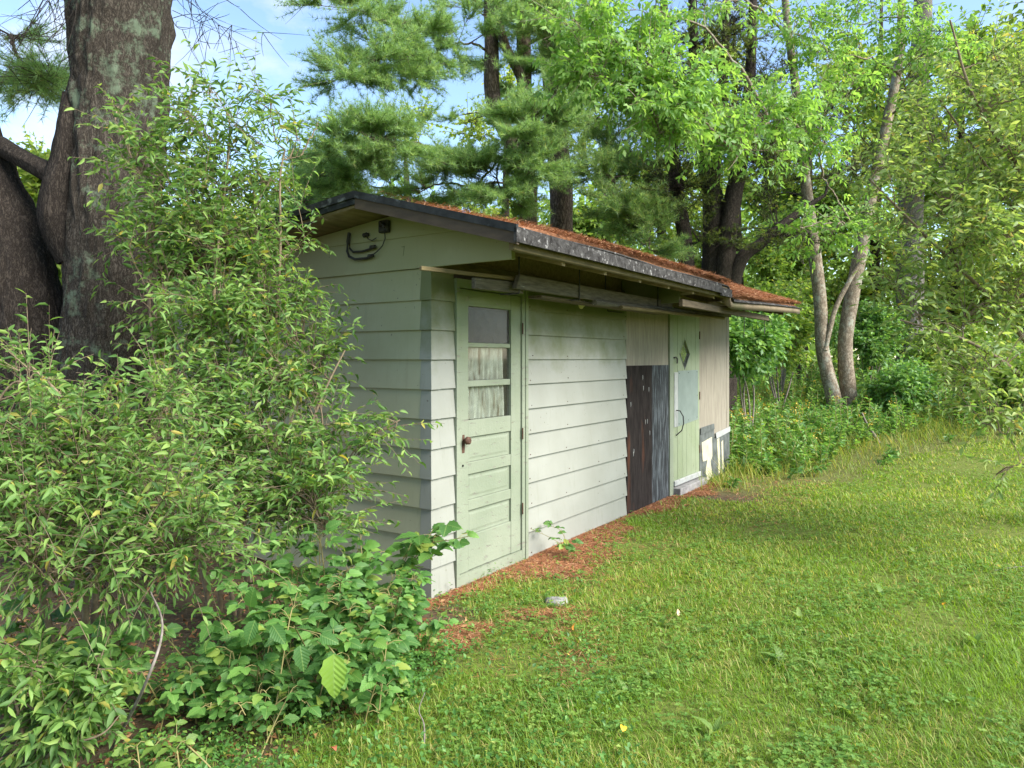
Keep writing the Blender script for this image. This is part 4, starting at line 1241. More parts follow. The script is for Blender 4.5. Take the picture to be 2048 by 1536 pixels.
# ---- willow leaved shrubs in front of the gable
WL, WW = (.026, .076), (.24, .40)
b1 = G(470, 4.5)
shrub('tall_shrub', 'tall narrow leaved shrub standing against the gable siding and trunk', 'shrub', b1,
      [[b1, at(440, 1000, 4.45), at(425, 800, 4.4), at(430, 560, 4.45), at(455, 330, 4.5), at(460, 250, 4.5)],
       [b1 + [.1, .05, 0], at(490, 1000, 4.5), at(540, 760, 4.55), at(560, 520, 4.6), at(560, 360, 4.65), at(570, 300, 4.7)],
       [b1 + [.05, -.1, 0], at(520, 1050, 4.3), at(600, 900, 4.3), at(650, 780, 4.35), at(690, 700, 4.4)],
       [b1 + [-.15, 0, 0], at(380, 1000, 4.4), at(330, 820, 4.35), at(300, 620, 4.4), at(310, 420, 4.5)],
       [b1 + [-.05, -.1, 0], at(450, 1080, 4.25), at(560, 980, 4.15), at(690, 900, 4.1), at(800, 840, 4.1)]],
      [(375, 270, 4.6, 60, 80, .3, .5), (270, 330, 4.5, 60, 100, .25, .45), (230, 240, 4.5, 30, 50, .15, .25), (420, 170, 4.6, 60, 60, .2, .26), (540, 190, 4.7, 50, 50, .2, .22), (640, 240, 4.8, 30, 50, .1, .2), (460, 240, 4.6, 70, 80, .25, .22), (550, 280, 4.7, 55, 70, .25, .3), (605, 310, 4.75, 30, 45, .15, .3), (350, 390, 4.5, 90, 80, .35, .8), (450, 380, 4.6, 85, 85, .35, .75), (530, 370, 4.75, 55, 60, .2, .6),
       (290, 490, 4.4, 70, 70, .3, .7), (410, 510, 4.5, 100, 75, .35), (510, 510, 4.7, 80, 70, .25), (610, 495, 4.8, 60, 28, .12, .7), (330, 630, 4.4, 80, 65, .3, .7), (430, 640, 4.45, 100, 75, .35), (530, 630, 4.6, 90, 75, .25), (605, 680, 4.65, 45, 55, .2, .9),
       (360, 770, 4.3, 95, 75, .35, .8), (460, 780, 4.35, 100, 75, .35), (570, 770, 4.4, 85, 70, .25), (630, 745, 4.5, 40, 50, .15, .8), (420, 890, 4.2, 110, 75, .35), (550, 900, 4.2, 110, 75, .3), (640, 870, 4.2, 55, 45, .2, .8), (480, 1010, 4.1, 120, 65, .3, .9), (610, 990, 4.0, 110, 65, .25), (690, 950, 4.1, 50, 55, .18, .6), (735, 890, 4.1, 30, 40, .1, .7), (790, 865, 4.1, 20, 22, .05, .8), (650, 1060, 3.9, 90, 45, .2, .7)],
      440, 2350, 10, WL, WW, M['willow'], 300, twig_len=(.14, .42), up_bias=.5)
b2 = G(180, 3.35)
shrub('arching_shrub', 'spreading narrow leaved shrub with arching branches in front of the forked trunk', 'shrub', b2,
      [[b2, at(190, 1200, 3.3), at(200, 1000, 3.2), at(170, 860, 3.15), at(120, 790, 3.1), at(60, 730, 3.1)],
       [b2 + [.1, 0, 0], at(250, 1200, 3.3), at(300, 1020, 3.3), at(345, 900, 3.3), at(330, 820, 3.3)],
       [b2 + [-.1, 0, 0], at(80, 1180, 3.1), at(20, 1000, 3.0), at(-40, 850, 2.95), at(-60, 700, 2.9)],
       [b2 + [0, -.1, 0], at(170, 1180, 3.1), at(110, 1060, 2.9), at(60, 1000, 2.8), at(-20, 980, 2.8)],
       [b2 + [.1, -.1, 0], at(260, 1190, 3.1), at(330, 1090, 2.95), at(400, 1040, 2.9), at(470, 1060, 2.85)]],
      [(50, 790, 3.1, 70, 70, .25, .6), (130, 860, 3.2, 100, 55, .3, .7), (40, 890, 3.0, 90, 60, .3), (240, 880, 3.3, 90, 55, .3, .8), (330, 830, 3.4, 60, 60, .25, .6), (120, 950, 3.0, 120, 65, .35), (280, 960, 3.2, 105, 70, .3), (30, 1010, 2.9, 90, 70, .3), (170, 1040, 3.0, 130, 60, .3), (330, 1050, 3.1, 110, 65, .3), (60, 1110, 2.8, 90, 55, .25), (230, 1130, 2.95, 120, 50, .25, .8), (390, 1110, 3.0, 80, 50, .2, .7), (-80, 960, 3.0, 80, 170, .3), (100, 1170, 2.8, 110, 40, .2, .4), (30, 690, 3.1, 30, 40, .1, .25)],
      260, 1300, 10, (.022, .064), (.24, .40), M['willow'], 300, up_bias=.4)
b3 = G(60, 2.8)
shrub('low_willow_sprig', 'low silvery green leafy sprig sprawling at the lawn edge below the shrubs', 'shrub', b3,
      [[b3, at(80, 1480, 2.75), at(120, 1420, 2.75), at(180, 1380, 2.75)], [b3, at(40, 1440, 2.70), at(20, 1370, 2.70), at(10, 1320, 2.70)], [b3, at(110, 1500, 2.65), at(200, 1470, 2.60), at(240, 1430, 2.65)]],
      [(120, 1440, 2.75, 110, 55, .15), (60, 1370, 2.75, 70, 45, .15), (200, 1400, 2.75, 60, 45, .12), (80, 1500, 2.70, 90, 40, .12)],
      50, 210, 10, (.04, .07), (.3, .42), M['willow'], 120, twig_len=(.1, .22), stem_r=.007)

# ---- broad leaved brambles and saplings at the foot of the gable
def bramble(name, label, base, stems, leaflet, mat, n_nodes=7, r=.004, group=None, n_leaf=3, cat='bramble', parts=True, side_spread=.9):
    """arching canes; at each node a compound leaf of broad leaflets; every leaflet a leaf object"""
    base = np.asarray(base, float)
    root = empty(name, base, label, cat, group)
    A = Acc()
    PP, DD, NN, LL = [], [], [], []
    for s in stems:
        p = smooth_path(s, 20)
        V, Fq = tubes(p[None], np.linspace(r, r * .5, 20)[None], 5); A.add(V, Fq)
        for q in range(n_nodes):
            f = .12 + .88 * (q + RNG.uniform(0, .8)) / n_nodes
            j = int(f * 18.9)
            o = p[j]; T = norm(p[j + 1] - p[j])
            sd = norm(np.cross(T, [0, 0, 1.0]) + 1e-6) * (1 if q % 2 else -1)
            pd_ = norm(sd * side_spread + T * .4 + np.array([0, 0, .35]) + RNG.normal(size=3) * .3)
            L0 = leaflet * RNG.uniform(.75, 1.2)
            tip = o + pd_ * L0 * .9
            V, Fq = tubes(np.array([[o, (o + tip) / 2 + [0, 0, .01], tip]]), np.full((1, 3), r * .4), 4); A.add(V, Fq)
            hd = norm(pd_ * np.array([1, 1, .3]))
            lat = norm(np.cross(hd, [0, 0, 1.0]))
            nrm = norm(np.array([0, 0, 1.0]) + RNG.normal(size=3) * .35 + np.array([.1, -.35, 0]))
            if n_leaf == 3:
                sp = [(0, 1.15, 0), (1, .85, 0), (-1, .85, 0)]
            else:
                sp = [(0, 1.0, 0)] + [(sg, .85, -.5 * e) for e in range(n_leaf // 2) for sg in (1, -1)]
            for sg, sc, back in sp:
                d = norm(hd * (1 if sg == 0 else .45) + lat * sg * 1.0 + np.array([0, 0, -.18]) + RNG.normal(size=3) * .12)
                PP.append(tip + hd * back * L0); DD.append(d); NN.append(nrm + RNG.normal(size=3) * .2); LL.append(L0 * sc)
    A.build('stems', M['twig_green'], root, base)
    P, D, Nn, L = np.array(PP), np.array(DD), np.array(NN), np.array(LL)
    if parts:
        order = RNG.permutation(len(P))
        X = norm(D); Y = norm(np.cross(Nn, X)); Z = np.cross(X, Y)
        dist = np.linalg.norm(P - np.array([0, 0, CAMZ]), axis=1) - (P[:, 2] - base[2]) * .5
        order = np.argsort(dist)
        rest = order[270:]
        order = order[:270]
        if len(rest):
            R_ = Acc()
            for v in range(3):
                bm_ = BROAD[mat.name][v]
                co = np.empty(len(bm_.vertices) * 3); bm_.vertices.foreach_get('co', co); co = co.reshape(-1, 3)
                fc = np.array([list(p_.vertices) for p_ in bm_.polygons])
                ii = rest[rest % 3 == v]
                if not len(ii):
                    continue
                W_ = P[ii][:, None] + (X[ii][:, None] * co[None, :, 0:1] + Y[ii][:, None] * co[None, :, 1:2] + Z[ii][:, None] * co[None, :, 2:3]) * L[ii][:, None, None]
                ff = (fc[None] + (np.arange(len(ii)) * len(co))[:, None, None]).reshape(-1, 4)
                R_.add(W_.reshape(-1, 3), ff, np.repeat(RNG.random(len(ii)), len(co)))
            R_.build('foliage', mat, root, base)['kind'] = 'stuff'
        for i in order:
            meshes = BROAD[mat.name]
            o = bpy.data.objects.new('leaf', meshes[i % len(meshes)])
            COL.objects.link(o); o.parent = root
            m = Matrix(((X[i, 0], Y[i, 0], Z[i, 0], 0), (X[i, 1], Y[i, 1], Z[i, 1], 0), (X[i, 2], Y[i, 2], Z[i, 2], 0), (0, 0, 0, 1)))
            o.matrix_basis = Matrix.Translation(Vector([float(c) for c in (P[i] - base)])) @ m @ Matrix.Scale(float(L[i]), 4)
    return root

def broad_leaf(mat, wl=.72, curl=.1, teeth=0):
    """ovate leaf with folded midrib and toothed margin: 9 stations"""
    n = 9
    t = np.linspace(0, 1, n)
    w = wl * .5 * np.sin(math.pi * t ** .72) ** .8
    w[0] = .0; w[-1] = 0
    if teeth:
        w[1:-1] *= 1 + teeth * np.where(np.arange(1, n - 1) % 2, 1, -1)
    V = []
    for i in range(n):
        z = -curl * (t[i] - .3) ** 2 * 1.6
        V += [[t[i], w[i], z + .20 * w[i] + .012 * math.sin(i * 2.4)], [t[i], 0, z], [t[i], -w[i], z + .20 * w[i] - .012 * math.sin(i * 2.0)]]
    Fq = []
    for i in range(n - 1):
        a = i * 3
        Fq += [[a, a + 1, a + 4, a + 3], [a + 1, a + 2, a + 5, a + 4]]
    me = np_mesh('leaf', np.array(V), np.array(Fq), None, True)
    me.materials.append(mat)
    return me
BROAD = {}
for _m, _v in ((M['bramble'], M['bramble_veined']), (M['big_leaf'], M['big_leaf']), (M['weed'], M['weed_veined'])):
    BROAD[_m.name] = [broad_leaf(_v, .62, .15, .10), broad_leaf(_v, .55, .35, .12), broad_leaf(_v, .68, .05, .10)]

# brambles: cane tips are photo positions along the foot of the gable
bgrp = 'brambles along the foot of the gable'
def canes(bpx, bd, tips, extra=2):
    b = G(bpx, bd)
    out = []
    tips = list(tips) + [(px + RNG.normal() * 38, py + abs(RNG.normal()) * 40, d + RNG.normal() * .15) for px, py, d in tips for _ in range(extra)]
    for (px, py, d) in tips:
        e = at(px, py, d)
        sp = np.array([e[0] - b[0], e[1] - b[1], 0]) * .35 + RNG.normal(size=3) * np.array([.12, .12, 0])
        q = b + sp
        q[2] = ground_h(q[0], q[1])
        out.append([q, q * .62 + e * .38 + np.array([0, 0, .05]), q * .2 + e * .8 + np.array([0, 0, .07]), e])
    return b, out
b, st = canes(640, 3.95, [(560, 1090, 3.8), (640, 1060, 3.9), (720, 1080, 3.95), (600, 1140, 3.7), (700, 1140, 3.75), (520, 1150, 3.7), (760, 1110, 4.0), (660, 1180, 3.6)])
bramble('bramble', 'dense three leaflet bramble massed under the lowest siding boards', b, st, .070, M['bramble'], 12, group=bgrp)
b, st = canes(750, 3.75, [(800, 1150, 3.95), (830, 1185, 3.8), (790, 1220, 3.65), (740, 1240, 3.5), (700, 1220, 3.55), (770, 1180, 3.8), (815, 1225, 3.7)])
bramble('bramble', 'bright green bramble crowding the bottom of the shed corner', b, st, .058, M['bramble'], 13, group=bgrp)
b, st = canes(530, 3.4, [(480, 1200, 3.35), (430, 1250, 3.25), (520, 1280, 3.2), (590, 1260, 3.25), (460, 1310, 3.15), (550, 1230, 3.35)], 1)
bramble('bramble', 'loose bramble with spaced leaves over bare brown soil', b, st, .075, M['bramble'], 8, group=bgrp)
b, st = canes(670, 3.4, [(590, 1210, 3.35), (680, 1280, 3.2), (720, 1290, 3.2), (760, 1280, 3.3), (640, 1290, 3.2), (700, 1320, 3.15), (780, 1270, 3.35)], 1)
bl = bramble('bramble', 'bramble holding one very large drooping yellow green leaf', b, st, .068, M['bramble'], 10, group=bgrp)
def big_leaf(root, base, px, py, depth, d, nrm, L, mk='bramble'):
    o = bpy.data.objects.new('leaf', BROAD[M[mk].name][0]); COL.objects.link(o); o.parent = root
    X = norm(np.array(d, float)); Y = norm(np.cross(nrm, X)); Z = np.cross(X, Y)
    m = Matrix(((X[0], Y[0], Z[0], 0), (X[1], Y[1], Z[1], 0), (X[2], Y[2], Z[2], 0), (0, 0, 0, 1)))
    o.matrix_basis = Matrix.Translation(Vector([float(c) for c in (at(px, py, depth) - base)])) @ m @ Matrix.Scale(L, 4)
    return o
tag(big_leaf(bl, b, 668, 1308, 2.98, (.05, -.25, -1), (0, -1, .25), .175, 'big_leaf'), 'very large drooping yellow green leaf')
big_leaf(bl, b, 510, 1240, 3.05, (-.2, -.35, -.8), (0, -.8, .5), .10)
big_leaf(bl, b, 545, 1250, 3.05, (.5, -.3, -.5), (0, -.8, .5), .10)
big_leaf(bl, b, 600, 1290, 3.0, (.2, -.2, -.9), (.3, -1, .2), .11)
big_leaf(bl, b, 640, 1270, 3.0, (.7, -.2, -.2), (0, -.7, .7), .09)
big_leaf(bl, b, 500, 1215, 3.05, (.15, -.2, .6), (0, -.9, .4), .10)
tube_obj('stems', [tuple(b * 0), tuple(at(590, 1255, 3.1) - b), tuple(at(640, 1268, 3.02) - b), tuple(at(668, 1306, 2.98) - b)], .003, M['twig_green'], bl, 5)
b, st = canes(210, 3.35, [(90, 1260, 3.2), (30, 1290, 3.1), (160, 1300, 3.1), (240, 1260, 3.2), (120, 1330, 3.05), (40, 1220, 3.2), (310, 1280, 3.2)], 1)
bramble('bramble', 'shaded dark bramble growing under the arching shrub', b, st, .08, M['bramble'], 8, group=bgrp)
b, st = canes(430, 3.15, [(350, 1400, 3.05), (420, 1430, 3.0), (480, 1390, 3.1), (540, 1400, 3.05), (380, 1350, 3.15), (600, 1390, 3.1)], 1)
bramble('bramble', 'low creeping bramble trailing over the soil towards the lawn', b, st, .055, M['bramble'], 8, group=bgrp)
b, st = canes(330, 2.75, [(270, 1500, 2.7), (320, 1490, 2.75), (350, 1520, 2.7)], 0)
bramble('nettle', 'fresh green broad leaved seedling at the lawn edge under the sprig', b, st, .05, M['weed'], 5, group=None, cat='weed')

b = G(790, 4.35)
bramble('box_elder_sapling', 'box elder sapling leaning across the shed corner and door foot', b,
        [[b, at(800, 1130, 4.35), at(850, 1090, 4.3), at(900, 1080, 4.25), at(940, 1072, 4.2)], [b, at(800, 1150, 4.3), at(835, 1110, 4.3), at(860, 1080, 4.25)], [b, at(810, 1150, 4.3), at(850, 1120, 4.25), at(885, 1105, 4.2)], [b, at(810, 1120, 4.3), at(870, 1075, 4.2), at(905, 1058, 4.15)]], .105, M['bramble'], 8, n_leaf=3, cat='sapling')
b = pix_ground(1135, 1115)
bramble('ash_seedling', 'small seedling with paired leaflets sprouting from the needle litter', b,
        [[b, b + [.0, 0, .07], at(1100, 1075, b[1]), at(1060, 1057, b[1] - .05)], [b, b + [.01, 0, .06], at(1120, 1060, b[1]), at(1085, 1050, b[1] + .05)]], .055, M['bramble'], 7, n_leaf=3, cat='seedling', r=.003, side_spread=.7)
bramble('ash_seedling', 'short shoot with three hanging leaflets below the paired leaf seedling', b + [.06, -.08, 0],
        [[b + [.06, -.08, 0], b + [.05, -.08, .06], b + [.06, -.09, .10]]], .06, M['bramble'], 3, n_leaf=3, cat='seedling', r=.003)

# ---- right hand shrub reaching in over the lawn
b4 = np.array([5.2, 6.6, 0]); b4[2] = ground_h(b4[0], b4[1])
def rs(d): return d
shrub('overhanging_shrub', 'large pale leaved shrub hanging in over the lawn opposite the shed', 'shrub', b4,
      [[b4, at(2150, 800, 6.6), at(2100, 560, 6.5), at(1990, 360, 6.4), at(1880, 200, 6.4)],
       [b4, at(2200, 700, 6.4), at(2080, 420, 6.3), at(1950, 200, 6.2), at(1900, 40, 6.2)],
       [b4, at(2120, 800, 6.3), at(2000, 620, 6.2), at(1860, 480, 6.2), at(1740, 360, 6.3)],
       [b4, at(2130, 850, 6.0), at(2040, 750, 5.8), at(1930, 680, 5.8), at(1800, 640, 6.0)],
       [b4, at(2250, 600, 6.2), at(2180, 300, 6.2), at(2100, 60, 6.2), at(2050, -150, 6.2)]],
      [(1960, 230, 6.3, 110, 90, .5), (1860, 290, 6.4, 100, 80, .5, .8), (1760, 340, 6.4, 80, 75, .4, .6), (2030, 330, 6.2, 80, 110, .5), (1890, 400, 6.3, 110, 80, .5), (1790, 450, 6.3, 85, 70, .4, .7), (1980, 480, 6.1, 100, 90, .5), (1860, 520, 6.2, 110, 70, .4), (1760, 560, 6.3, 55, 45, .3, .4), (2040, 600, 6.0, 80, 90, .5), (1930, 630, 6.0, 100, 65, .4), (1840, 640, 6.1, 70, 45, .3, .6), (2000, 730, 5.8, 90, 60, .4, .8), (1930, 750, 5.8, 60, 45, .3, .6), (2030, 830, 5.6, 50, 50, .3, .7), (1960, 850, 5.6, 45, 35, .2, .5), (1985, 960, 5.5, 50, 24, .2, .3), (2040, 930, 5.5, 40, 40, .2, .5), (2000, 120, 6.2, 90, 80, .4, .6), (1900, 150, 6.3, 80, 60, .4, .4), (2130, 400, 6.2, 100, 350, .6)],
      340, 1500, 9, (.045, .085), (.30, .46), M['willow_right'], 300, stem_r=.026, twig_len=(.2, .5))

# ---- trees behind the shed
def pine(name, label, base, trunks, clumps, nb, nt, tufts, mat=None, group=None, needle=(.08, .15), nw=.0040, per_tuft=12, trunk_mat='bark_pine', dead=0, twig_l=(.25, .7), crown_name='crown'):
    base = np.asarray(base, float)
    root = empty(name, base, label, 'tree', group)
    paths = []
    for tp, rr in trunks:
        trunk_mesh('trunk', tp, rr, M[trunk_mat], root, base, sides=20, n=60, rough=.02, ridges=18)
        paths.append(smooth_path(tp, 60)[6:])
    A = Acc()
    bg = boughs(paths, clumps, A, .016, .012, -.2, .075, .06)
    B, ci = sample_clumps(clumps, nb)
    att = nearest_on([p[6:] for p in bg] + [paths[0]], B, below=-.3, jitter=.1)
    br = limb_curves(att, B, .12, .16)
    ln = np.linalg.norm(B - att, axis=1)[:, None]
    V, Fq = tubes(br, np.linspace(1, .22, 10)[None] * np.clip(.005 + .005 * ln, .005, .02), 5); A.add(V, Fq)
    if dead:
        par = RNG.integers(0, nb, dead)
        q0 = br[par, RNG.integers(1, 9, dead)]
        q2 = q0 + rdir(dead, .7) * RNG.uniform(.15, .8, (dead, 1))
        tw = bez(q0, (q0 + q2) / 2 + rdir(dead) * .06, q2, 5)
        V, Fq = tubes(tw, np.linspace(1, .4, 5)[None] * RNG.uniform(.003, .006, (dead, 1)), 3); A.add(V, Fq)
    # twigs fan out sideways from the outer half of each limb
    par = RNG.integers(0, nb, nt)
    tt = RNG.uniform(.5, 1.0, nt) * 8.99
    i = tt.astype(int)
    P0 = br[par, i] + (br[par, np.minimum(i + 1, 9)] - br[par, i]) * (tt - i)[:, None]
    out = norm(br[par, 9] - br[par, 5])
    side = norm(np.cross(out, np.array([0, 0, 1.0]))) * np.where(RNG.random(nt) > .5, 1, -1)[:, None]
    dr = norm(out * .8 + side * RNG.uniform(.2, 1.1, (nt, 1)) + rdir(nt) * .3 + np.array([0, 0, .18]))
    P2 = P0 + dr * RNG.uniform(*twig_l, (nt, 1))
    tw = bez(P0, (P0 + P2) / 2 + np.array([0, 0, -.03]), P2, 5)
    V, Fq = tubes(tw, np.linspace(.005, .002, 5)[None].repeat(nt, 0), 3); A.add(V, Fq)
    A.build('branches', M[trunk_mat], root, base)
    P, T, _ = leaves_on(tw, tufts, .15, 0, .15)
    n = len(P)
    Pn = np.repeat(P, per_tuft, 0)
    D = norm(np.repeat(T, per_tuft, 0) * .75 + rdir(n * per_tuft) * .95 + np.array([0, 0, .25]))
    L = RNG.uniform(*needle, n * per_tuft)
    sd = norm(np.cross(D, rdir(n * per_tuft))) * nw
    V = np.stack([Pn - sd, Pn + sd, Pn + D * L[:, None]], 1).reshape(-1, 3)
    Fc = np.arange(len(V)).reshape(-1, 3)
    var = np.repeat(np.clip(np.repeat(RNG.random(n), per_tuft) * .6 + RNG.random(n * per_tuft) * .4, 0, 1), 3)
    me = np_mesh(crown_name, V - base, Fc, var)
    o = add_obj(crown_name, me, root, mat or M['pine'])
    o['kind'] = 'stuff'
    return root

def T_(pts, d):
    return [at(px, py, d) for px, py in pts]

pgrp = 'pines behind the shed'
pb = G(1056, 15.0)
pine('pine_tree', 'many stemmed pine with long needle shelves behind the shed ridge', pb,
     [([pb + [0, 0, -.2]] + T_([(1056, 450), (1051, 330), (1049, 219), (1047, 60), (1044, -150), (1040, -500)], 15), [.24, .21, .19, .17, .15, .12, .07]),
      (T_([(1050, 330), (1010, 260), (985, 190), (982, 60), (975, -150)], 15.0), [.13, .16, .17, .14, .09]),
      (T_([(1049, 200), (1040, 150), (1010, 90), (995, 20), (990, -120)], 14.8), [.10, .10, .09, .08, .05])],
     [(690, 15, 13.5, 110, 40, .8), (800, 55, 13.5, 130, 45, .9), (880, 95, 14, 90, 45, .9), (960, 25, 14.5, 110, 45, 1), (750, 120, 13.2, 130, 36, .8), (690, 155, 13, 80, 26, .6), (840, 150, 14, 90, 35, .8),
      (720, 265, 12.6, 85, 45, .7, 1.3), (790, 285, 12.8, 80, 42, .7, 1.2), (680, 300, 12.6, 60, 40, .6), (900, 320, 13.5, 110, 38, .8), (1000, 320, 13.5, 80, 34, .8), (920, 230, 15, 90, 30, .8, .4), (1060, 250, 13, 85, 50, .7, 1.3), (1110, 200, 13.5, 70, 55, .7), (940, 375, 14.5, 110, 35, 1), (840, 385, 14.5, 110, 38, 1), (720, 375, 14.5, 110, 45, 1), (1010, 390, 13.2, 75, 36, .7), (1010, 120, 15, 60, 70, .8, .6), (640, 350, 14.5, 60, 50, .8, 1.3), (600, 420, 15, 70, 40, .8, 1.2), (700, 330, 14, 80, 40, .8), (1080, 330, 13, 60, 40, .6)],
     300, 4600, 8, group=pgrp, dead=500)
pb = G(1123, 16.0)
pine('pine_tree', 'pine with one thick straight trunk behind the roof slope', pb,
     [([pb + [0, 0, -.2]] + T_([(1123, 455), (1116, 300), (1100, 150), (1082, 0), (1075, -300)], 16), [.29, .26, .24, .19, .16, .10])],
     [(1130, 60, 15, 90, 60, 1), (1170, 130, 15, 70, 60, 1), (1210, 330, 14.5, 90, 50, 1, 1.2), (1240, 420, 13.5, 75, 48, .8, 1.4), (1200, 230, 15, 80, 60, 1), (1290, 330, 15, 70, 60, 1, .8), (1290, 450, 13.5, 60, 40, .8), (1060, 10, 15.5, 80, 40, 1), (1300, 500, 13, 40, 26, .5, .8), (1270, 250, 15.5, 60, 50, 1, .6)],
     150, 2200, 8, group=pgrp, dead=300)
pb = G(-40, 9.0)
pine('pine_tree', 'pine bough with drooping needles beyond the forked trunk', pb,
     [([pb, at(-90, 500, 9), at(-110, 200, 9), at(-100, -200, 9), at(-90, -700, 9)], [.16, .15, .13, .1, .05])],
     [(60, 150, 8.2, 70, 30, .4), (110, 165, 8.2, 35, 28, .3), (20, 70, 8.4, 50, 30, .4, .4)], 26, 170, 7, group=None, dead=120, nw=.003)
pb = G(820, -1.0)
# needle bough hanging in from the top, from a pine standing off to the side
A = None

# dark cedar clump with dead lower twigs
cb = G(1425, 14.0)
pine('cedar_tree', 'dark multi stemmed conifer with a tangle of dead twigs behind the roof end', cb,
     [([cb + [-.45, 0, -.2]] + T_([(1372, 520), (1356, 400), (1340, 250), (1330, 80), (1325, -150)], 14), [.17, .15, .13, .11, .09, .05]),
      ([cb + [-.05, .1, -.2]] + T_([(1428, 540), (1425, 400), (1410, 330), (1390, 200), (1385, 0), (1380, -200)], 14.1), [.26, .24, .2, .13, .11, .09, .05]),
      ([cb + [.2, 0, -.2]] + T_([(1450, 540), (1462, 420), (1485, 300), (1500, 150), (1510, -100)], 13.9), [.22, .2, .17, .13, .11, .06]),
      ([cb + [.3, 0, .2]] + T_([(1470, 555), (1530, 480), (1590, 430), (1650, 390)], 13.8), [.16, .13, .10, .07, .03]),
      (T_([(1425, 400), (1440, 250), (1450, 100), (1455, -100)], 14), [.10, .10, .08, .05])],
     [(1390, 90, 14, 100, 90, 1, .7), (1470, 60, 14, 90, 80, 1, .7), (1360, 230, 13.6, 90, 80, .9), (1480, 230, 14, 100, 70, .9, .7), (1350, 380, 13.4, 80, 70, .8, .8), (1530, 330, 13.8, 100, 70, .9, .6), (1560, 160, 14, 90, 80, 1, .5), (1400, 480, 13.5, 90, 50, .8, .4), (1560, 470, 13.6, 90, 50, .8, .4), (1640, 240, 14.5, 100, 60, 1, .6), (1700, 340, 14.5, 80, 50, 1, .5)],
     260, 1500, 5, mat=M['dark_leaf'], trunk_mat='bark_dark', dead=2600, needle=(.05, .10), nw=.006, per_tuft=9)

def leaf_tree(name, label, base, trunks, clumps, nb, nt, per, leaf_l, leaf_w, mat, trunk_mat, group=None, tmpl=LEAF2, twig_l=(.25, .8), r0=.006, droop=.35, dead=0, sides=18, compound=0, crown='crown'):
    base = np.asarray(base, float)
    root = empty(name, base, label, 'tree', group)
    paths = []
    for tp, rr in trunks:
        trunk_mesh('trunk', tp, rr, M[trunk_mat], root, base, sides=sides, n=50, rough=.012, ridges=14)
        paths.append(smooth_path(tp, 50)[4:])
    A = Acc()
    bg = boughs(paths, clumps, A, r0 * 1.5, .008, .1, .07, .2)
    B, ci = sample_clumps(clumps, nb)
    att = nearest_on([p[5:] for p in bg], B, below=-.1, jitter=.1)
    br = limb_curves(att, B, .2, .2)
    ln = np.linalg.norm(B - att, axis=1)[:, None]
    V, Fq = tubes(br, np.linspace(1, .2, 10)[None] * np.clip(r0 * .6 + .004 * ln, .003, .02), 5); A.add(V, Fq)
    par = RNG.integers(0, nb, nt)
    tt = RNG.uniform(.35, 1.0, nt) * 8.99
    i = tt.astype(int)
    P0 = br[par, i] + (br[par, np.minimum(i + 1, 9)] - br[par, i]) * (tt - i)[:, None]
    out = norm(br[par, 9] - br[par, 4])
    dr = norm(out * .6 + rdir(nt) * .9 + np.array([0, 0, .05]))
    P2 = P0 + dr * RNG.uniform(*twig_l, (nt, 1))
    tw = bez(P0, (P0 + P2) / 2 + np.array([0, 0, .05]), P2, 5)
    V, Fq = tubes(tw, np.linspace(.005, .002, 5)[None].repeat(nt, 0) * (r0 / .006), 3); A.add(V, Fq)
    A.build('branches', M[trunk_mat], root, base)
    P, D, Nn = leaves_on(tw, per, .15, droop, .9, .7)
    if compound:        # pinnate leaves: leaflets in pairs along a drooping stalk
        n = len(P)
        k = compound
        st = np.tile(np.arange(k), n)
        Dr = np.repeat(D, k, 0); Pr = np.repeat(P, k, 0)
        lat = norm(np.cross(Dr, np.repeat(Nn, k, 0)))
        sg = np.where(st == 0, 0, np.where(st % 2, 1, -1))[:, None]
        pos = np.where(st == 0, 1.0, 1.0 - .38 * ((st + 1) // 2))[:, None]
        Pr = Pr + Dr * .14 * pos
        D = norm(Dr * np.where(sg == 0, 1.0, .55) + lat * sg * .9 + rdir(n * k) * .2 + np.array([0, 0, -.25]))
        Nn = norm(np.repeat(Nn, k, 0) + rdir(n * k) * .3)
        P = Pr
    n = len(P)
    L = RNG.uniform(*leaf_l, n); W = L * RNG.uniform(*leaf_w, n)
    o = place_leaves(crown, root, base, P, D, Nn, L, W, mat, tmpl)
    o['kind'] = 'stuff'
    return root

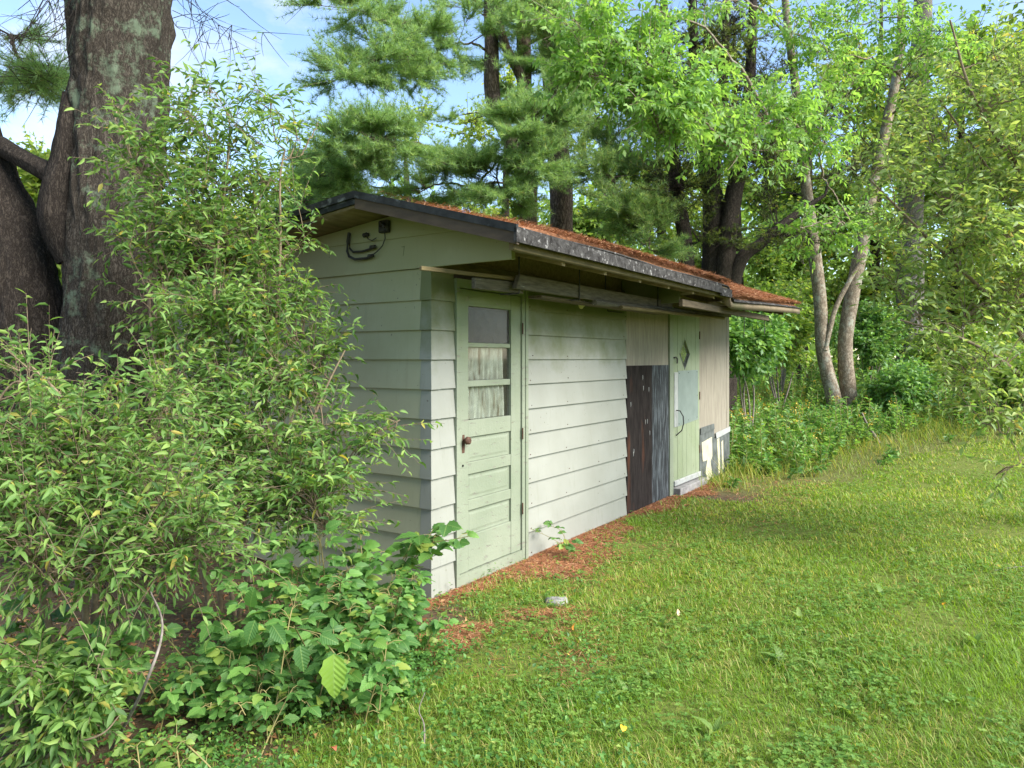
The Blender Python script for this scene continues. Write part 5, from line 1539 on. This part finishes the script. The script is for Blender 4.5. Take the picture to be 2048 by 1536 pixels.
# twin trunked box elder whose boughs reach over towards the roof
eb_ = G(1690, 14.0)
leaf_tree('box_elder_tree', 'twin trunked smooth barked tree with fresh light green leaves beyond the shed', eb_,
          [([eb_ + [-.12, 0, -.25]] + T_([(1668, 800), (1645, 700), (1640, 600), (1622, 450), (1606, 320), (1592, 180), (1572, 20), (1560, -200)], 14), [.155, .14, .125, .118, .108, .095, .085, .07, .05]),
           ([eb_ + [.12, 0, -.25]] + T_([(1698, 800), (1690, 690), (1704, 590), (1722, 500), (1745, 380), (1775, 240), (1800, 100), (1805, -100)], 14.1), [.165, .15, .14, .135, .12, .108, .095, .085, .07]),
           (T_([(1650, 700), (1670, 620), (1700, 560), (1730, 510)], 13.9), [.05, .045, .04, .03])],
          [(1180, 60, 9.5, 80, 45, .5, 1.2), (1250, 110, 9.5, 100, 55, .5, 1.2), (1190, 150, 9.5, 80, 40, .4), (1330, 150, 9.6, 80, 55, .5), (1290, 205, 9.4, 100, 45, .5, 1.2), (1380, 225, 9.6, 70, 45, .5), (1320, 265, 9.4, 70, 32, .4, .8), (1300, 30, 10, 100, 40, .6, .8), (1540, 235, 10.5, 110, 42, .6), (1490, 285, 10, 100, 36, .5), (1610, 265, 11, 90, 45, .6), (1455, 340, 9.8, 50, 28, .3, .8), (1650, 120, 12, 110, 60, .8, .8), (1720, 50, 12.5, 110, 60, .9, .8), (1600, 455, 11.5, 50, 40, .5, .6), (1710, 450, 12, 80, 45, .6, .6), (1440, 20, 11, 110, 40, .7, .6), (1560, 60, 12, 80, 50, .8, .5), (1800, 150, 12.5, 80, 70, .8, .7), (1880, 60, 12.5, 90, 60, .8, .7), (1640, 350, 12, 50, 40, .5, .5)],
          200, 950, 4, (.075, .12), (.38, .52), M['elder'], 'bark_maple', tmpl=LEAF4, twig_l=(.3, .7), r0=.007, compound=5, droop=.4)

# grey trunks standing further back on the right
gb = G(1820, 17.0)
leaf_tree('maple_tree', 'straight grey trunk standing in the weeds behind the overhanging shrub', gb,
          [([gb + [0, 0, -.2]] + T_([(1820, 700), (1820, 560), (1822, 400), (1835, 200), (1846, 0), (1850, -300)], 17), [.32, .29, .285, .27, .24, .19, .13])],
          [(1820, 180, 16, 140, 110, 2), (1950, 120, 16, 140, 100, 2), (1700, 180, 17, 110, 100, 2), (1900, 330, 16, 130, 80, 2, .8), (1760, 330, 17, 90, 80, 1.5, .6), (2060, 250, 16, 110, 160, 2)],
          70, 900, 10, (.09, .15), (.55, .8), M['far_leaf'], 'bark_grey', tmpl=LEAF2, r0=.012)

# wood behind: individual trees by photo column, distance and height of crown
wgrp = 'trees of the wood behind'
def wood_tree(px, d, top, r_px, mat, label, bark='bark_dark', n=9, seed=0, nt=900, leafl=(.12, .22), low=640, name='wood_tree', group=wgrp):
    b = G(px, d)
    lean = RNG.uniform(-25, 25)
    tr = [([b + [0, 0, -.3]] + T_([(px + lean * .2, 640), (px + lean * .5, 500), (px + lean, (top + 500) / 2), (px + lean * 1.2, top + 40)], d), [.22, .2, .17, .12, .04])]
    cl = []
    for _ in range(n):
        f = RNG.random()
        y = low + (top - low) * f
        rr = r_px * (1.0 - .45 * f)
        cl.append((px + RNG.uniform(-1, 1) * rr * .8, y, d + RNG.uniform(-1, 1) * rr / F * d * .6, rr * RNG.uniform(.35, .6), rr * RNG.uniform(.25, .45), rr / F * d * .5))
    leaf_tree(name, label, b, tr, cl, 70, nt, 11, leafl, (.5, .8), mat, bark, group=group, r0=.014, sides=10, twig_l=(.5, 1.3))
specs = [(-60, 22, 360, 150, 'far_bright', 'bright yellow green tree beyond the forked trunk'),
         (90, 24, 330, 120, 'far_bright', 'sunlit light green tree glimpsed between the two trunks'),
         (420, 26, 430, 160, 'far_bright', 'pale sunlit tree low behind the tall shrub'),
         (620, 27, 310, 160, 'far_bright', 'mid green tree behind the ridge end of the roof'),
         (830, 27, 230, 170, 'far_bright', 'pale green tree seen through the pine shelves'),
         (1010, 27, 150, 160, 'far_bright', 'leafy tree between the pine stems'),
         (1190, 24, 200, 150, 'far_leaf', 'leafy tree filling the gap right behind the thick pine trunk'),
         (1330, 26, 120, 150, 'far_bright', 'yellow green tree behind the dark conifer'),
         (1480, 25, 0, 170, 'far_bright', 'tall leafy tree rising behind the dark conifer stems'),
         (1600, 22, 260, 130, 'far_leaf', 'mid green tree behind the twin trunks'),
         (1740, 24, -60, 180, 'far_bright', 'tall leafy tree between twin trunks and grey trunk'),
         (1900, 22, 60, 170, 'far_bright', 'light green tree behind the overhanging shrub'),
         (2060, 20, -40, 200, 'far_leaf', 'big leafy tree at the edge of the lawn'),
         (2200, 18, 0, 200, 'far_leaf', 'leafy tree beyond the overhanging shrub')]
for px, d, top, rp, mt, lab in specs:
    wood_tree(px, d, top, rp, M[mt], lab)

# far wood that reads as one mass
def far_wood():
    n = 42000
    px = RNG.uniform(-500, 2600, n)
    d = RNG.uniform(38, 58, n)
    edge = 330 + 130 * fbm(px / 90.0, px * 0 + 3.0, 1.0, 4) - 120 * np.clip((px - 1100) / 700, 0, 1) + 60 * np.clip((900 - px) / 500, 0, 1)
    py = edge + (735 - edge) * RNG.random(n) ** .8
    P = np.stack([(px - 1024) / F * d, d, CAMZ + (HZ - py) / F * d], -1)
    P += RNG.normal(size=P.shape) * .25
    V, Fc, k = leaf_geo(P, rdir(n), norm(rdir(n) + np.array([0, -.5, .5])), RNG.uniform(.35, .7, n), RNG.uniform(.25, .5, n), LEAF2)
    cl = fbm(px / 60.0, py / 45.0, d * .2, 3)
    me = np_mesh('far_wood', V, Fc, np.repeat(np.clip(cl * 1.5 - .3 + RNG.normal(size=n) * .1, 0, .98), k))
    tag(add_obj('far_wood', me, None, M['far_leaf']), 'distant wood closing the view behind the trees', 'wood', None, 'stuff')
far_wood()

# ------------------------------------------------------------------ lawn, weeds, litter
def footprint(x, y, m=.03):
    u, w = uw(x, y)
    return (u > -m) & (u < SL + m) & (w < m) & (w > -SD - m)

def scatter_view(n, y0, y1, power=1.0, margin=.95):
    """points on the ground inside a wide wedge in front of the camera"""
    y = y0 * (y1 / y0) ** RNG.random(n) if power == 0 else (y0 ** (1 - power) + RNG.random(n) * (y1 ** (1 - power) - y0 ** (1 - power))) ** (1 / (1 - power)) if power != 1 else y0 * (y1 / y0) ** RNG.random(n)
    x = RNG.uniform(-1, 1, n) * (margin * y + .8)
    return x, y

def lawn():
    n = 520000
    x, y = scatter_view(n, 1.7, 13.5, .85, .82)
    l = lawn_amt(x, y)
    nd = needle_amt(x, y)
    bare = fbm(x * 1.6, y * 1.6, 7.7, 4)
    fringe = .30 * np.clip((x - (-1.85 + (y - 2.0) * .42)) / .3, 0, 1) * (uw(x, y)[0] < 0)
    p = np.clip(np.maximum(l * 1.6, fringe), 0, 1) * (1 - .88 * nd ** .7) * np.clip(1.2 - np.clip(bare - .52, 0, 1) * 7, .18, 1)
    keep = (RNG.random(n) < p) & ~footprint(x, y) & (x < 9)
    x, y, bare = x[keep], y[keep], bare[keep]
    n = len(x)
    z = ground_h(x, y) - .004
    tuft = fbm(x * 4, y * 4, 1.7, 3)
    clump = np.clip((fbm(x * 1.7, y * 1.7, 33.0, 3) - .52) * 6, 0, 1)
    L = RNG.uniform(.022, .07, n) * (.4 + tuft * 1.1) * (1 + .7 * clump * RNG.random(n))
    Wd = RNG.uniform(.0022, .0045, n) * np.clip(y / 3.2, 1, 3.2)
    az = RNG.random(n) * 2 * math.pi
    tilt = RNG.uniform(.25, 1.25, n)
    D = np.stack([np.cos(az) * np.sin(tilt), np.sin(az) * np.sin(tilt), np.cos(tilt)], -1)
    Nn = norm(np.stack([-np.cos(az), -np.sin(az), np.full(n, .6)], -1) + rdir(n) * .4)
    V, Fc, k = leaf_geo(np.stack([x, y, z], -1), D, Nn, L, Wd, BLADE, -RNG.uniform(.3, 1.6, n))
    patch = fbm(x * .8, y * .8, 12.0, 3)
    var = np.clip(RNG.random(n) * .60 + (patch - .5) * 1.1 + .13 + np.clip(bare - .5, 0, 1) * 1.1, 0, .99)
    me = np_mesh('lawn_grass', V, Fc, np.repeat(var, k))
    tag(add_obj('lawn_grass', me, None, M['grass']), 'short mown lawn grass sloping up from the shed', 'grass', None, 'stuff')
    # clover and ground ivy among the blades
    n = 60000
    x, y = scatter_view(n, 1.7, 9.5, .85, .82)
    l = lawn_amt(x, y); nd = needle_amt(x, y)
    c = fbm(x * 1.9, y * 1.9, 21.0, 3)
    keep = (RNG.random(n) < np.clip(l + .12, 0, 1) * (1 - .9 * nd) * np.clip((c - .36) * 5, 0, 1)) & ~footprint(x, y)
    x, y = x[keep], y[keep]
    n = len(x)
    h = RNG.uniform(.012, .05, n)
    z = ground_h(x, y) + h
    P = np.repeat(np.stack([x, y, z], -1), 3, 0)
    az = np.repeat(RNG.random(n) * 6.28, 3) + np.tile([0, 2.09, 4.19], n)
    D = np.stack([np.cos(az), np.sin(az), RNG.uniform(-.25, .35, 3 * n)], -1)
    L = np.repeat(RNG.uniform(.011, .024, n), 3)
    V, Fc, k = leaf_geo(P, D, norm(rdir(3 * n) * .35 + np.array([0, 0, 1.0])), L, L * .85, LEAF2)
    me = np_mesh('clover', V, Fc, np.repeat(np.repeat(RNG.random(n), 3), k))
    tag(add_obj('clover', me, None, M['clover']), 'low clover leaves spread through the lawn', 'clover', None, 'stuff')
lawn()

def needle_litter(name, label, P, n_slope=None, lr=(.05, .10)):
    n = len(P)
    az = RNG.random(n) * math.pi * 2
    D = np.stack([np.cos(az), np.sin(az), RNG.normal(size=n) * .16], -1)
    if n_slope is not None:
        D[:, 2] += D @ np.array([n_slope[0], n_slope[1], 0])
    L = RNG.uniform(*lr, n)
    S = norm(np.cross(D, np.array([0, 0, 1.0]) + rdir(n) * .4))
    w = .0012 * np.clip(P[:, 1:2] / 4.0, 1, 3)
    a = P - D * L[:, None] / 2
    b = P + D * L[:, None] / 2
    m = P + np.array([0, 0, .004]) + rdir(n) * .006
    V = np.stack([a - S * w, a + S * w, m + S * w, m - S * w, b], 1).reshape(-1, 3)
    Fc = (np.array([[0, 1, 2], [0, 2, 3], [3, 2, 4]])[None] + (np.arange(n) * 5)[:, None, None]).reshape(-1, 3)
    me = np_mesh(name, V, Fc, np.repeat(np.clip(RNG.random(n) * .9 + .05, 0, 1), 5))
    return tag(add_obj(name, me, None, M['needles']), label, 'pine needles', None, 'stuff')

def ground_needles():
    n = 240000
    u = RNG.uniform(-1.0, 6.2, n); w = RNG.uniform(0.0, 1.5, n)
    x = CX + u * UX - w * VX; y = CY + u * UY - w * VY
    keep = RNG.random(n) < needle_amt(x, y) * .9 + .012
    x, y = x[keep], y[keep]
    z = ground_h(x, y) + RNG.random(len(x)) * .014
    needle_litter('ground_needles', 'drift of fallen orange pine needles along the foot of the front wall', np.stack([x, y, z], -1))
ground_needles()

def roof_needles():
    # a matted layer: humped sheet plus loose needles standing off it
    def top(x, y):
        h = .030 + .035 * fbm(x * 2.4, y * 2.4, 31.0, 4) * np.clip((x - X0R) / 1.6, .05, 1) ** .6
        return vs(y) - sag(x, y) + TH + .018 + h
    ys = np.linspace(EAVE_Y + .03, RIDGE_Y - .10, 30); xs = np.linspace(X0R + .25, X1R - .02, 150)
    gx, gy = np.meshgrid(xs, ys, indexing='ij')
    z = top(gx, gy) - .012
    ed = np.minimum(np.minimum(gx - xs[0], xs[-1] - gx) / .10, np.minimum((gy - ys[0]) / .04, (ys[-1] - gy) / .15))
    z = np.where(ed < 1, z - (1 - np.clip(ed, 0, 1)) * .045, z)
    i = np.arange(gx.size).reshape(gx.shape)
    q = np.stack([i[:-1, :-1], i[1:, :-1], i[1:, 1:], i[:-1, 1:]], -1).reshape(-1, 4)
    Wp = np.stack([CX + gx * UX + gy * VX, CY + gx * UY + gy * VY, z], -1).reshape(-1, 3)
    me = np_mesh('roof_needle_mat', Wp, q, RNG.random(len(Wp)), True)
    mat = mat_surf('needle_mat', (.20, .085, .038), (.42, .19, .085), scale=45, rough=.95, bump=.8, c3=(.10, .05, .028), s3=14, p3=(.5, .7), dist=.01)
    tag(add_obj('roof_needle_mat', me, None, mat), 'thick mat of rusty pine needles covering the front roof slope', 'pine needles', None, 'stuff')
    n = 60000
    x = RNG.uniform(X0R + .1, X1R - .0, n); y = EAVE_Y + .0 + (RIDGE_Y - .05 - EAVE_Y) * RNG.random(n) ** 1.7
    keep = RNG.random(n) < np.clip((x - X0R) / 1.2, .1, 1)
    x, y = x[keep], y[keep]
    z = top(x, y) + RNG.random(len(x)) * .02 - .008
    P = np.stack([CX + x * UX + y * VX, CY + x * UY + y * VY, z], -1)
    needle_litter('roof_needles', 'loose rusty needles bristling along the eave of the roof', P, (-.275 * -VX * -1, .275 * VY))
roof_needles()

# rough grass and weeds on the bank past the shed and along the wood edge
def undergrowth():
    n = 260000
    u = RNG.uniform(4.8, 26, n) ; w = RNG.uniform(-14, 12, n)
    x = CX + u * UX - w * VX; y = CY + u * UY - w * VY
    l = lawn_amt(x, y)
    c = fbm(x * .7, y * .7, 41.0, 4)
    keep = (RNG.random(n) < np.clip((1 - l) * 2, 0, 1) * np.clip((c - .22) * 3, .3, 1)) & ~footprint(x, y, .1) & (y < 27) & (in_frame(np.stack([x, y, ground_h(x, y)], -1), 350)) & (RNG.random(n) < np.clip(14 / y, .2, 1) ** 1.3)
    x, y, c = x[keep], y[keep], c[keep]
    n = len(x); z = ground_h(x, y)
    edge = np.clip(1 - lawn_amt(x + .25, y - .25), .25, 1)
    L = RNG.uniform(.14, .42, n) * (.5 + c) * edge
    az = RNG.random(n) * 6.28; tilt = RNG.uniform(.1, .9, n)
    D = np.stack([np.cos(az) * np.sin(tilt), np.sin(az) * np.sin(tilt), np.cos(tilt)], -1)
    Nn = norm(np.stack([-np.cos(az), -np.sin(az), np.full(n, .5)], -1) + rdir(n) * .4)
    V, Fc, k = leaf_geo(np.stack([x, y, z - .01], -1), D, Nn, L, RNG.uniform(.004, .008, n) * np.clip(y / 8, 1, 2.5), BLADE, -RNG.uniform(.5, 2.2, n))
    me = np_mesh('rough_grass', V, Fc, np.repeat(np.clip(RNG.random(n) * .8 + (c - .5) * .5 + .1, 0, .99), k))
    tag(add_obj('rough_grass', me, None, M['tall_grass']), 'uncut rough grass on the bank between lawn and wood', 'grass', None, 'stuff')
    # leafy weeds (goldenrod-like stems with narrow leaves)
    n = 5200
    u = RNG.uniform(5.0, 24, n); w = RNG.uniform(-12, 9, n)
    x = CX + u * UX - w * VX; y = CY + u * UY - w * VY
    c = fbm(x * .55, y * .55, 51.0, 3)
    keep = (RNG.random(n) < (1 - lawn_amt(x, y)) * np.clip((c - .3) * 4, .1, 1)) & ~footprint(x, y, .15) & (y < 26) & in_frame(np.stack([x, y, ground_h(x, y)], -1), 300)
    x, y, c = x[keep], y[keep], c[keep]
    n = len(x); z = ground_h(x, y)
    H = RNG.uniform(.25, .85, n) * (.4 + c) * np.clip(1 - lawn_amt(x + .5, y - .5), .35, 1)
    n2 = 750
    u2 = RNG.uniform(6.3, 11.5, n2); w2 = RNG.uniform(-3.0, 1.0, n2) + (u2 - 6.5) * .22
    x2 = CX + u2 * UX - w2 * VX; y2 = CY + u2 * UY - w2 * VY
    ok2 = (lawn_amt(x2, y2) < .3) & ~footprint(x2, y2, .12)
    x = np.concatenate([x, x2[ok2]]); y = np.concatenate([y, y2[ok2]]); n = len(x); z = ground_h(x, y)
    H = np.concatenate([H, RNG.uniform(.18, .55, ok2.sum()) * (1 - .6 * np.exp(-(np.maximum(u2[ok2] - 6.4, 0) / .8) ** 2) * (w2[ok2] > -.3))])
    P0 = np.stack([x, y, z], -1)
    top = P0 + np.stack([RNG.normal(size=n) * .12, RNG.normal(size=n) * .12, H], -1)
    cur = bez(P0, (P0 + top) / 2 + rdir(n) * .03, top, 6)
    A = Acc()
    V, Fq = tubes(cur, np.full((n, 6), .004), 3); A.add(V, Fq)
    tw_ob = A.build('weed_stems', M['twig_green'], None)
    tag(tw_ob, 'thin stems of the leafy weeds on the bank', 'weed stems', None, 'stuff')
    P, D, Nn = leaves_on(cur, 30, .1, .2, 1.2, .8)
    L = RNG.uniform(.05, .13, len(P)); 
    V, Fc, k = leaf_geo(P, D, Nn, L, L * RNG.uniform(.22, .5, len(P)), LEAF2)
    sv = np.repeat(RNG.random(n), 30)
    me = np_mesh('leafy_weeds', V, Fc, np.repeat(np.clip(sv * .6 + RNG.random(len(P)) * .4, 0, 1), k))
    tag(add_obj('leafy_weeds', me, None, M['weed']), 'bank of leafy green weeds crowding the far end of the shed', 'weeds', None, 'stuff')
    # yellow flower heads
    m = n // 7
    pick = RNG.choice(n, m, replace=False)
    Pt = np.repeat(top[pick], 14, 0) + rdir(14 * m) * .05
    V, Fc, k = leaf_geo(Pt, rdir(14 * m), rdir(14 * m), np.full(14 * m, .03), np.full(14 * m, .02), LEAF2)
    ym = mat_leaf('yellow_flower', [(0, (.5, .36, .03)), (1, (.62, .48, .06))], trans=.2)
    me = np_mesh('yellow_flowers', V, Fc, np.repeat(RNG.random(14 * m), k))
    tag(add_obj('yellow_flowers', me, None, ym), 'small yellow flower heads dotted over the weed bank', 'flowers', None, 'stuff')
undergrowth()

# bushes at the wood edge beyond the shed
def bush(px, d, py, rx, ry, mat, label, name='bush', n=900, ll=(.07, .12)):
    b = G(px, d)
    cl = [(px + RNG.uniform(-.6, .6) * rx, py + RNG.uniform(-.5, .6) * ry, d + RNG.uniform(-.5, .5), rx * RNG.uniform(.35, .6), ry * RNG.uniform(.35, .6), .5) for _ in range(7)]
    shrub(name, label, 'bush', b, [[b, b * .5 + clump_center(c) * .5 + RNG.normal(size=3) * .1, clump_center(c)] for c in cl[:4]], cl, 90, n, 9, ll, (.45, .65), M[mat], 0, (.2, .5), LEAF2, .02, group='bushes at the edge of the wood', twig_mat='dead_twig')
bush(1500, 12.0, 690, 60, 70, 'weed', 'yellow flecked bush just past the end of the shed')
bush(1560, 15.0, 640, 90, 90, 'far_leaf', 'leafy bush behind the twin trunks')
bush(1560, 17.0, 520, 110, 100, 'far_leaf', 'taller bush growing up behind the end of the roof', n=1200)
bush(1730, 16.5, 690, 80, 80, 'weed', 'bush between twin trunks and grey trunk')
bush(1900, 15.0, 720, 100, 80, 'far_leaf', 'low bush at the foot of the grey trunk')
bush(2040, 13.0, 760, 110, 70, 'far_leaf', 'low bush at the lawn edge under the overhanging shrub')
bush(1790, 13.5, 790, 70, 45, 'weed', 'small bush in the rough grass before the grey trunk', n=600)
bush(60, 9.0, 420, 110, 110, 'far_bright', 'sunlit bush seen through the fork of the trunk', n=1300, ll=(.08, .13))
bush(120, 9.5, 640, 90, 130, 'far_leaf', 'shaded bush behind the forked trunk', n=1000)
bush(380, 9.0, 600, 100, 120, 'far_bright', 'bright bush behind the tall shrub', n=1200)

# dead leaves and twigs under the shrubs
def soil_litter():
    n = 9000
    x, y = scatter_view(n, 1.9, 6.0, .6, .82)
    keep = (lawn_amt(x, y) < .5) & ~footprint(x, y) & (x < 1)
    x, y = x[keep], y[keep]; n = len(x)
    P = np.stack([x, y, ground_h(x, y) + .008 + RNG.random(n) * .015], -1)
    D = rdir(n, .25); L = RNG.uniform(.02, .055, n)
    V, Fc, k = leaf_geo(P, D, norm(rdir(n) * .5 + np.array([0, 0, 1.0])), L, L * RNG.uniform(.3, .7, n), LEAF4, RNG.uniform(-1, 3, n))
    me = np_mesh('leaf_litter', V, Fc, np.repeat(RNG.random(n), k))
    tag(add_obj('leaf_litter', me, None, M['dead_leaf']), 'dry brown leaves on the soil under the shrubs', 'leaf litter', None, 'stuff')
    # fine green ground cover at the soil's edge
    n = 260000
    x, y = scatter_view(n, 2.2, 5.5, .7, .7)
    l = lawn_amt(x, y); c = fbm(x * 2.4, y * 2.4, 61.0, 3)
    keep = (RNG.random(n) < np.clip((1.0 - l) * 2 + .12, 0, 1) * np.clip((c - .36) * 5, .05, 1)) & ~footprint(x, y) & (x > -1.75 + (y - 2) * .1 + RNG.normal(size=n) * .2) & (x < .5)
    x, y = x[keep], y[keep]; n = len(x)
    P = np.stack([x, y, ground_h(x, y) + RNG.random(n) ** 1.5 * .13 * (.3 + c[keep])], -1)
    L = RNG.uniform(.012, .034, n)
    V, Fc, k = leaf_geo(P, rdir(n, .5), norm(rdir(n) * .5 + np.array([0, 0, 1.0])), L, L * .6, LEAF2)
    me = np_mesh('ground_cover', V, Fc, np.repeat(RNG.random(n), k))
    tag(add_obj('ground_cover', me, None, M['bramble']), 'fine leaved green ground cover between soil and lawn', 'ground cover', None, 'stuff')
soil_litter()

# broad leaved weeds in the lawn
def rosette(px, py, L, nl, label, grp):
    b = pix_ground(px, py)
    root = empty('broadleaf_weed', b, label, 'weed', grp)
    a0 = RNG.random() * 6.28
    for q in range(nl):
        a = a0 + q * 6.28 / nl + RNG.uniform(-.3, .3)
        X = norm(np.array([math.cos(a), math.sin(a), RNG.uniform(.45, 1.3)]))
        Y = norm(np.cross([0, 0, 1.0], X)); Z = np.cross(X, Y)
        o = bpy.data.objects.new('leaf', ROS[q % 2]); COL.objects.link(o); o.parent = root
        m = Matrix(((X[0], Y[0], Z[0], 0), (X[1], Y[1], Z[1], 0), (X[2], Y[2], Z[2], 0), (0, 0, 0, 1)))
        o.matrix_basis = Matrix.Translation((0, 0, .005)) @ m @ Matrix.Scale(float(L * RNG.uniform(.7, 1.15)), 4)
ROS = [broad_leaf(M['weed_veined'], .30, .45, .12), broad_leaf(M['weed_veined'], .38, .3, .10)]
for px, py, L, nl in ((1320, 1255, .10, 4), (1300, 1210, .09, 4), (1405, 1268, .11, 5), (1565, 1330, .12, 5), (1765, 1195, .11, 4), (1640, 1345, .10, 4), (1255, 1390, .10, 4), (1300, 1360, .09, 3), (1480, 1130, .10, 4), (1160, 1150, .07, 5), (1830, 1110, .11, 3), (1600, 1240, .08, 4), (1700, 1430, .10, 4), (1430, 1470, .09, 4), (1950, 1290, .10, 4)):
    rosette(px, py, L, nl, 'broad leaved weed rosette standing up out of the mown lawn', 'broad leaved weeds in the lawn')

# fallen leaves, stone, sticks
def fallen(px, py, L, colr, label, up=.5):
    b = pix_ground(px, py)
    mat = mat_leaf('fallen_' + label.split()[0], [(0, colr), (1, tuple(c * 1.15 for c in colr))], trans=.2)
    me = broad_leaf(mat, .42, .5, .05)
    o = add_obj('fallen_leaf', me)
    o.location = Vector([float(c) for c in b]) + Vector((0, 0, .035))
    o.rotation_euler = (RNG.uniform(-.5, .5), -up, RNG.uniform(0, 6.28))
    o.scale = (L, L, L)
    tag(o, label, 'leaf')
fallen(1145, 1272, .075, (.55, .24, .05), 'orange fallen leaf standing upright in the grass', 1.3)
fallen(1246, 1478, .07, (.60, .46, .04), 'yellow fallen leaf lying on the lawn', .1)
fallen(665, 1512, .06, (.45, .16, .10), 'reddish fallen leaf at the lawn edge', .6)
fallen(1357, 1243, .05, (.58, .44, .26), 'tan dry fallen leaf among the weed rosettes', .9)
fallen(1886, 1221, .045, (.66, .36, .03), 'golden fallen leaf on the lawn', .3)
fallen(1140, 1325, .035, (.62, .55, .12), 'pale yellow fallen leaflet in the grass', .4)

sb_ = pix_ground(1113, 1206)
A = Acc()
n = 22
th = np.arange(n) / n * 6.283
rr = .085 * (1 + .22 * (fbm(np.cos(th) * 1.3 + 5, np.sin(th) * 1.3, 2.0, 3) - .5) * 2)
rings = []
for f, z in ((1.0, -.02), (1.0, .012), (.86, .028), (.4, .034)):
    rings.append(np.stack([np.cos(th) * rr * f, np.sin(th) * rr * f * .8, np.full(n, z) + .004 * np.sin(th * 3)], -1))
V = np.vstack(rings + [np.array([[0, 0, .034]])])
Fq = [[k * n + i, k * n + (i + 1) % n, (k + 1) * n + (i + 1) % n, (k + 1) * n + i] for k in range(3) for i in range(n)]
A.add(V[:-1], Fq); 
A.add(np.vstack([rings[-1], [[0, 0, .034]]]), [[i, (i + 1) % n, n] for i in range(n)])
st_ = A.build('flat_stone', M['stone'], None, smooth=True)
st_.location = Vector([float(c) for c in sb_])
tag(st_, 'flat grey stone sunk in the grass near the shed corner', 'stone')

def stick(name, label, pts, r, mat='dead_twig'):
    p = smooth_path(pts, 20)
    b = p[0].copy()
    o = tube_obj(name, p - b, list(np.linspace(r, r * .4, 20)), M[mat], None, 6)
    o.location = Vector([float(c) for c in b])
    tag(o, label, 'stick')
    return o
g = pix_ground
stick('dead_branch', 'dead curved branch sticking up out of the rough grass by the twin trunks', [g(1760, 885) + [0, 0, -.05], at(1745, 865, g(1760, 885)[1]), at(1732, 845, g(1760, 885)[1]), at(1724, 826, g(1760, 885)[1])], .035)
d0 = g(845, 1500)[1]
stick('dry_stick', 'thin dry forked stick standing in the grass at the bramble edge', [g(848, 1505), at(848, 1450, d0 + .05), at(838, 1420, d0 + .1), at(850, 1385, d0 + .12)], .004)
stick('dry_stick', 'long dry stick hanging out of the arching shrub to the ground', [g(225, 1500) + [0, 0, .01], at(290, 1370, 2.5), at(325, 1255, 2.6), at(300, 1180, 2.8)], .007)
stick('dry_stick', 'short bare twig lying on the bank of grass', [g(1990, 1141), g(2020, 1141) + [0, 0, .02], g(2060, 1140) + [0, 0, .03]], .006)
